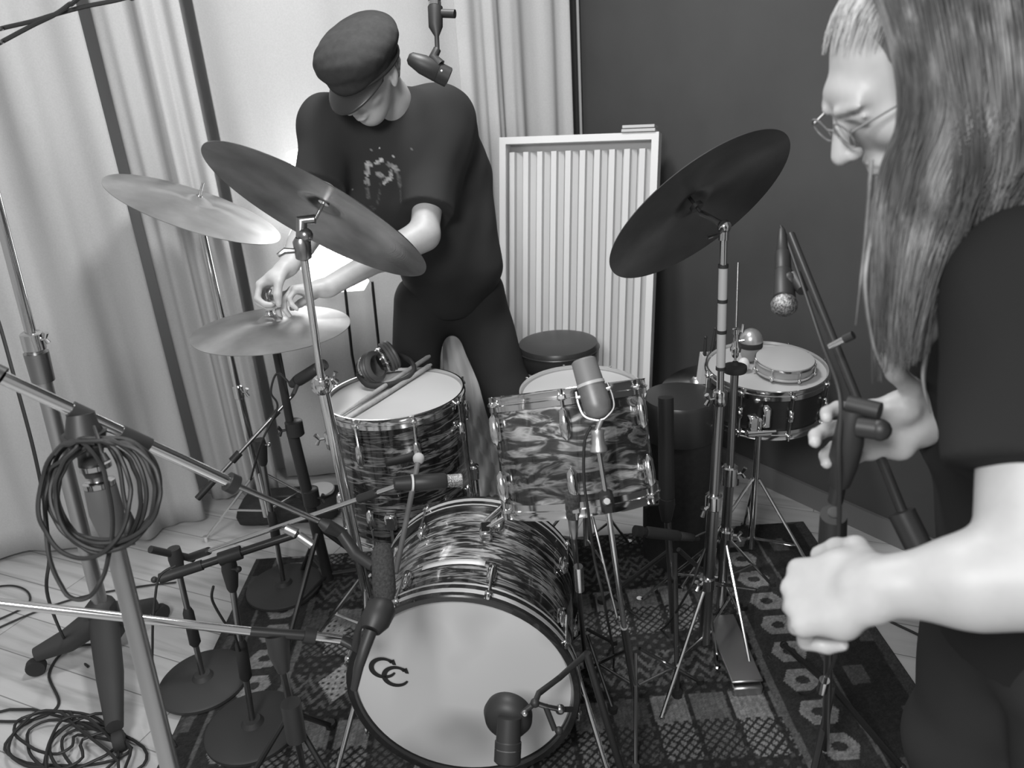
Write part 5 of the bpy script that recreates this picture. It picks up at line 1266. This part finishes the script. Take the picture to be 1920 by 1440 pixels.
# ---- the person at the right edge
def bystander():
    hf = V((-.78, .02, -.62)).normalized(); up = V((-.6, 0, .8))
    hc = D(1718, 128, .90); nb = D(1850, 330, .98)
    shL = D(1950, 545, .80); shR = D(1830, 470, 1.12)
    elL = D(1918, 1085, .73); wrL = D(1660, 1100, .79)
    elR = D(1890, 790, 1.18); wrR = D(1745, 788, 1.055)
    ch = D(1960, 600, .99); wa = D(2010, 900, 1.02); pv = D(1990, 1150, 1.05)
    h1 = pv + V((0, -.09, -.03)); h2 = pv + V((-.02, .09, -.03))
    kn1 = V((pv.x + .06, pv.y - .07, .50)); kn2 = V((pv.x + .0, pv.y + .12, .50))
    ft1 = V((kn1.x + .10, kn1.y, .09)); ft2 = V((kn2.x + .06, kn2.y, .09))
    t = thing('person', 'long-haired person in black at the right edge gripping a microphone stand', 'person', ((ft1.x + ft2.x) / 2, (ft1.y + ft2.y) / 2, 0))
    sd = SDF((.22, .38, 0.0), (1.14, 1.36, 1.86), .0042)
    H = head(sd, hc, hf, up, 1.0, ears=False)
    sd.chain([H(0, -.045, -.05), nb], [.05, .055], .02); sd.chain([nb, ch], [.06, .11], .04)
    sd.chain([shL, ch, shR], [.05, .11, .05], .04); sd.chain([ch, wa, pv], [.115, .11, .12], .05)
    sd.chain([h1, kn1, ft1], [.07, .05, .04], .03); sd.chain([h2, kn2, ft2], [.07, .05, .04], .03)
    for f_ in (ft1, ft2): sd.chain([V((f_.x, f_.y, .05)), V((f_.x - .14, f_.y, .035))], [.04, .032], .02)
    sd.chain([shL, elL], [.052, .043], .02); sd.chain([elL, elL.lerp(wrL, .35), wrL], [.043, .043, .030], .02)
    sd.chain([shR, elR, wrR], [.05, .040, .029], .02)
    dR = (D(1600, 812, 1.045) - wrR).normalized()
    hand(sd, wrR, dR, V((0, -1, .05)), V((0, 0, 1)), [(.05, .5, .5), (.05, .5, .5), (.08, .55, .5), (.12, .6, .5)], sp=2.4, thumb=((.55, .8, .25), (.75, .75, .1), (.7, .95, .0)), sc=1.08)
    dL = (D(1560, 1112, .83) - wrL).normalized()
    hand(sd, wrL, dL, V((.1, .45, -.9)), V((-.1, .8, .4)), [(.9, 1.3, .8), (1.0, 1.4, .8), (1.05, 1.4, .8), (1.1, 1.4, .8)], sc=1.12)
    sdf_obj('body', sd, skin2, t)
    # long black sleeve and shirt
    ss = SDF((.36, .38, .82), (1.12, 1.42, 1.60), .006)
    ss.chain([shL, elL], [.086, .074], .05); aL = (elL - shL).normalized(); qL = shL.lerp(elL, .66); ss.cut(qL, aL, .004)
    qR = wrR + (elR - wrR).normalized() * .035; ss.chain([shR, elR, wrR], [.070, .060, .042], .03); ss.cut(qR, (wrR - elR).normalized(), .003, qR - V((.16, .09, .09)), qR + V((.05, .07, .07)))
    ss.chain([nb - V((0, 0, .06)), ch], [.07, .13], .05); ss.chain([shL, ch, shR], [.078, .135, .07], .05); ss.chain([ch, wa, pv], [.145, .145, .15], .06)
    ss.wrinkle(.0022, 24, 4)
    ss.cut(pv - V((0, 0, .07)), (0, 0, -1)); ss.ell(nb + V((-.03, 0, .05)), (.075, .075, .07), None, .01, 's')
    sc2 = mat('matt_black_cloth', .016, .95, spec=.25); sdf_obj('shirt', ss, sc2, t)
    tr = SDF((.5, .4, 0.03), (1.3, 1.42, 1.0), .007)
    tr.ell(pv, (.13, .17, .13), None, .04); tr.chain([h1, kn1, V((ft1.x, ft1.y, .08))], [.105, .085, .075], .05); tr.chain([h2, kn2, V((ft2.x, ft2.y, .08))], [.105, .085, .075], .05)
    tr.wrinkle(.002, 22, 8); tr.cut(pv + V((0, 0, .03)), (0, 0, 1)); tr.cut((0, 0, .055), (0, 0, -1)); sdf_obj('trousers', tr, denim, t)
    for f_ in (ft1, ft2):
        so = SDF((f_.x - .25, f_.y - .12, -.01), (f_.x + .12, f_.y + .12, .16), .006)
        so.chain([V((f_.x, f_.y, .06)), V((f_.x - .15, f_.y, .042))], [.052, .044], .03); so.cut((0, 0, .003), (0, 0, -1), .002); sdf_obj('shoe', so, leather, t)
    # hair: under-volume plus many strands combed from the crown down past the face
    r, f, u = basis(hf, up); M3 = np.array([r, f, u])
    hs = SDF((.33, .62, 1.12), (.98, 1.22, 1.86), .005)
    hs.ell(H(0, -.030, .028), (.090, .100, .095), M3, .005)
    A = [D(1740, 150, .86), D(1745, 330, .87), D(1712, 500, .87), D(1690, 620, .87)]
    hs.chain([D(1800, 180, .92), D(1800, 330, .94), D(1760, 470, .92), D(1712, 610, .90), D(1705, 660, .90)], [.085, .072, .050, .026, .010], .04)
    hs.chain([D(1720, 300, .86), D(1700, 420, .86), D(1680, 560, .87), D(1668, 650, .88)], [.032, .034, .020, .008], .03)
    hs.ell(H(0, .085, -.02), (.10, .062, .12), M3, .012, 's'); hs.wrinkle(.0014, 60, 6)
    ho = sdf_obj('hair', hs, hairm, t)
    rr = random.Random(21); mb = MB()
    def P2(u_, v_, d_): return D(u_, v_, d_)
    for i in range(950):
        a = rr.random(); dd = rr.uniform(-.018, .012)
        x0 = 1668 + 250 * a + rr.uniform(-12, 12); 
        top = P2(x0 - 40 + 60 * a, -60 + 130 * a * a, .805 + .02 * a + dd)
        m1_ = P2(1690 + 215 * a + rr.uniform(-10, 10), 170 + 50 * a, .785 + .02 * a + dd * .5)
        m2_ = P2(1655 + 195 * a + rr.uniform(-10, 10), 330 + 20 * a, .80 + .03 * a + dd * .5)
        m3_ = P2(1640 + 150 * a + rr.uniform(-9, 9), 470 + rr.uniform(-10, 10), .815 + .02 * a + dd)
        e_ = P2(1650 + 80 * a + rr.uniform(-16, 16), 560 + rr.uniform(0, 160) - 40 * a, .85 + .02 * a + dd)
        q = crom([top, m1_, m2_, m3_, e_], 6); k = len(q); w_ = rr.uniform(.0005, .0013)
        mb.tube(q, [w_ * (1 - .75 * (j / (k - 1)) ** 2) for j in range(k)], 5)
    for i in range(420):
        a = rr.random(); dd = rr.uniform(-.01, .012)
        q = crom([P2(1720 + 260 * a, -90 + 60 * a, .80 + .01 * a + dd), P2(1760 + 230 * a + rr.uniform(-8, 8), 100 + 40 * a, .785 + .01 * a + dd), P2(1790 + 190 * a + rr.uniform(-8, 8), 300, .80 + .03 * a + dd), P2(1765 + 150 * a + rr.uniform(-14, 14), 420 - 60 * a + rr.uniform(-40, 60), .82 + .0 * a + dd)], 6)
        k = len(q); w_ = rr.uniform(.0006, .0014); mb.tube(q, [w_ * (1 - .75 * (j / (k - 1)) ** 2) for j in range(k)], 5)
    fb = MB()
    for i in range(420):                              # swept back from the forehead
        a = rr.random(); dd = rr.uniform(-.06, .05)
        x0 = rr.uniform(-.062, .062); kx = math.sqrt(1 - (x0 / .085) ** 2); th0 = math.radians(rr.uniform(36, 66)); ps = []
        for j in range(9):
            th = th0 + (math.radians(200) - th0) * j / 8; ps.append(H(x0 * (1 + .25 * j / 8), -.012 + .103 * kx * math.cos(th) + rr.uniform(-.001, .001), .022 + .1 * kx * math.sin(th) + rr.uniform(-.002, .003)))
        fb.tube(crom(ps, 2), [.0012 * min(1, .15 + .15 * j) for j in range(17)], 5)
    for (pts, w_) in (([(1634, 300), (1628, 380), (1622, 450), (1612, 540), (1604, 610)], .0022), ([(1650, 330), (1640, 420), (1628, 470), (1622, 540), (1636, 640), (1655, 690)], .0045), ([(1560, 215), (1575, 240), (1590, 262)], .0007), ([(1745, 640), (1732, 690), (1733, 730), (1745, 775)], .0035)):
        q = crom([P2(a, b, .82 if a < 1700 else .90) for a, b in pts], 6); k = len(q); mb.tube(q, [w_ * (1 - .8 * (j / (k - 1)) ** 1.5) for j in range(k)], 6)
    mb.build('hair_strands', hairm, ho)
    fm = mat('lit_front_hair', .4, .5); noise_col(fm, 60, [(.3, .22), (.7, .5)], stretch=(1, 1, .1)); tag(fb.build('front_hair', fm, ho), 'hair swept back from the forehead, with bright light painted into its colour')  # lighter colour stands in for strong light washing out the front of the crown
    # glasses
    g = MB()
    for sx in (-1, 1):
        g.tube([H(sx * .034 + .022 * math.cos(q), .112 - .010 * abs(math.cos(q)) * 0, .004 + .017 * math.sin(q)) for q in [k * 2 * PI / 24 for k in range(24)]], .0013, 6, closed=True)
        g.tube([H(sx * .057, .110, .010), H(sx * .080, .06, .008), H(sx * .083, .03, .006)], .0014, 6)
    g.tube([H(-.012, .112, .008), H(0, .115, .011), H(.012, .112, .008)], .0013, 6); g.build('glasses', steel, t)
    # bead bracelet cord at the right wrist
    bx = wrR + (elR - wrR).normalized() * .012; x, y, z = frame(elR - wrR)
    MB().tube([bx + x * .031 * math.cos(q) + y * .031 * math.sin(q) for q in [k * 2 * PI / 30 for k in range(30)]], .0022, 6, closed=True).build('wristband', whitem, t)
bystander()
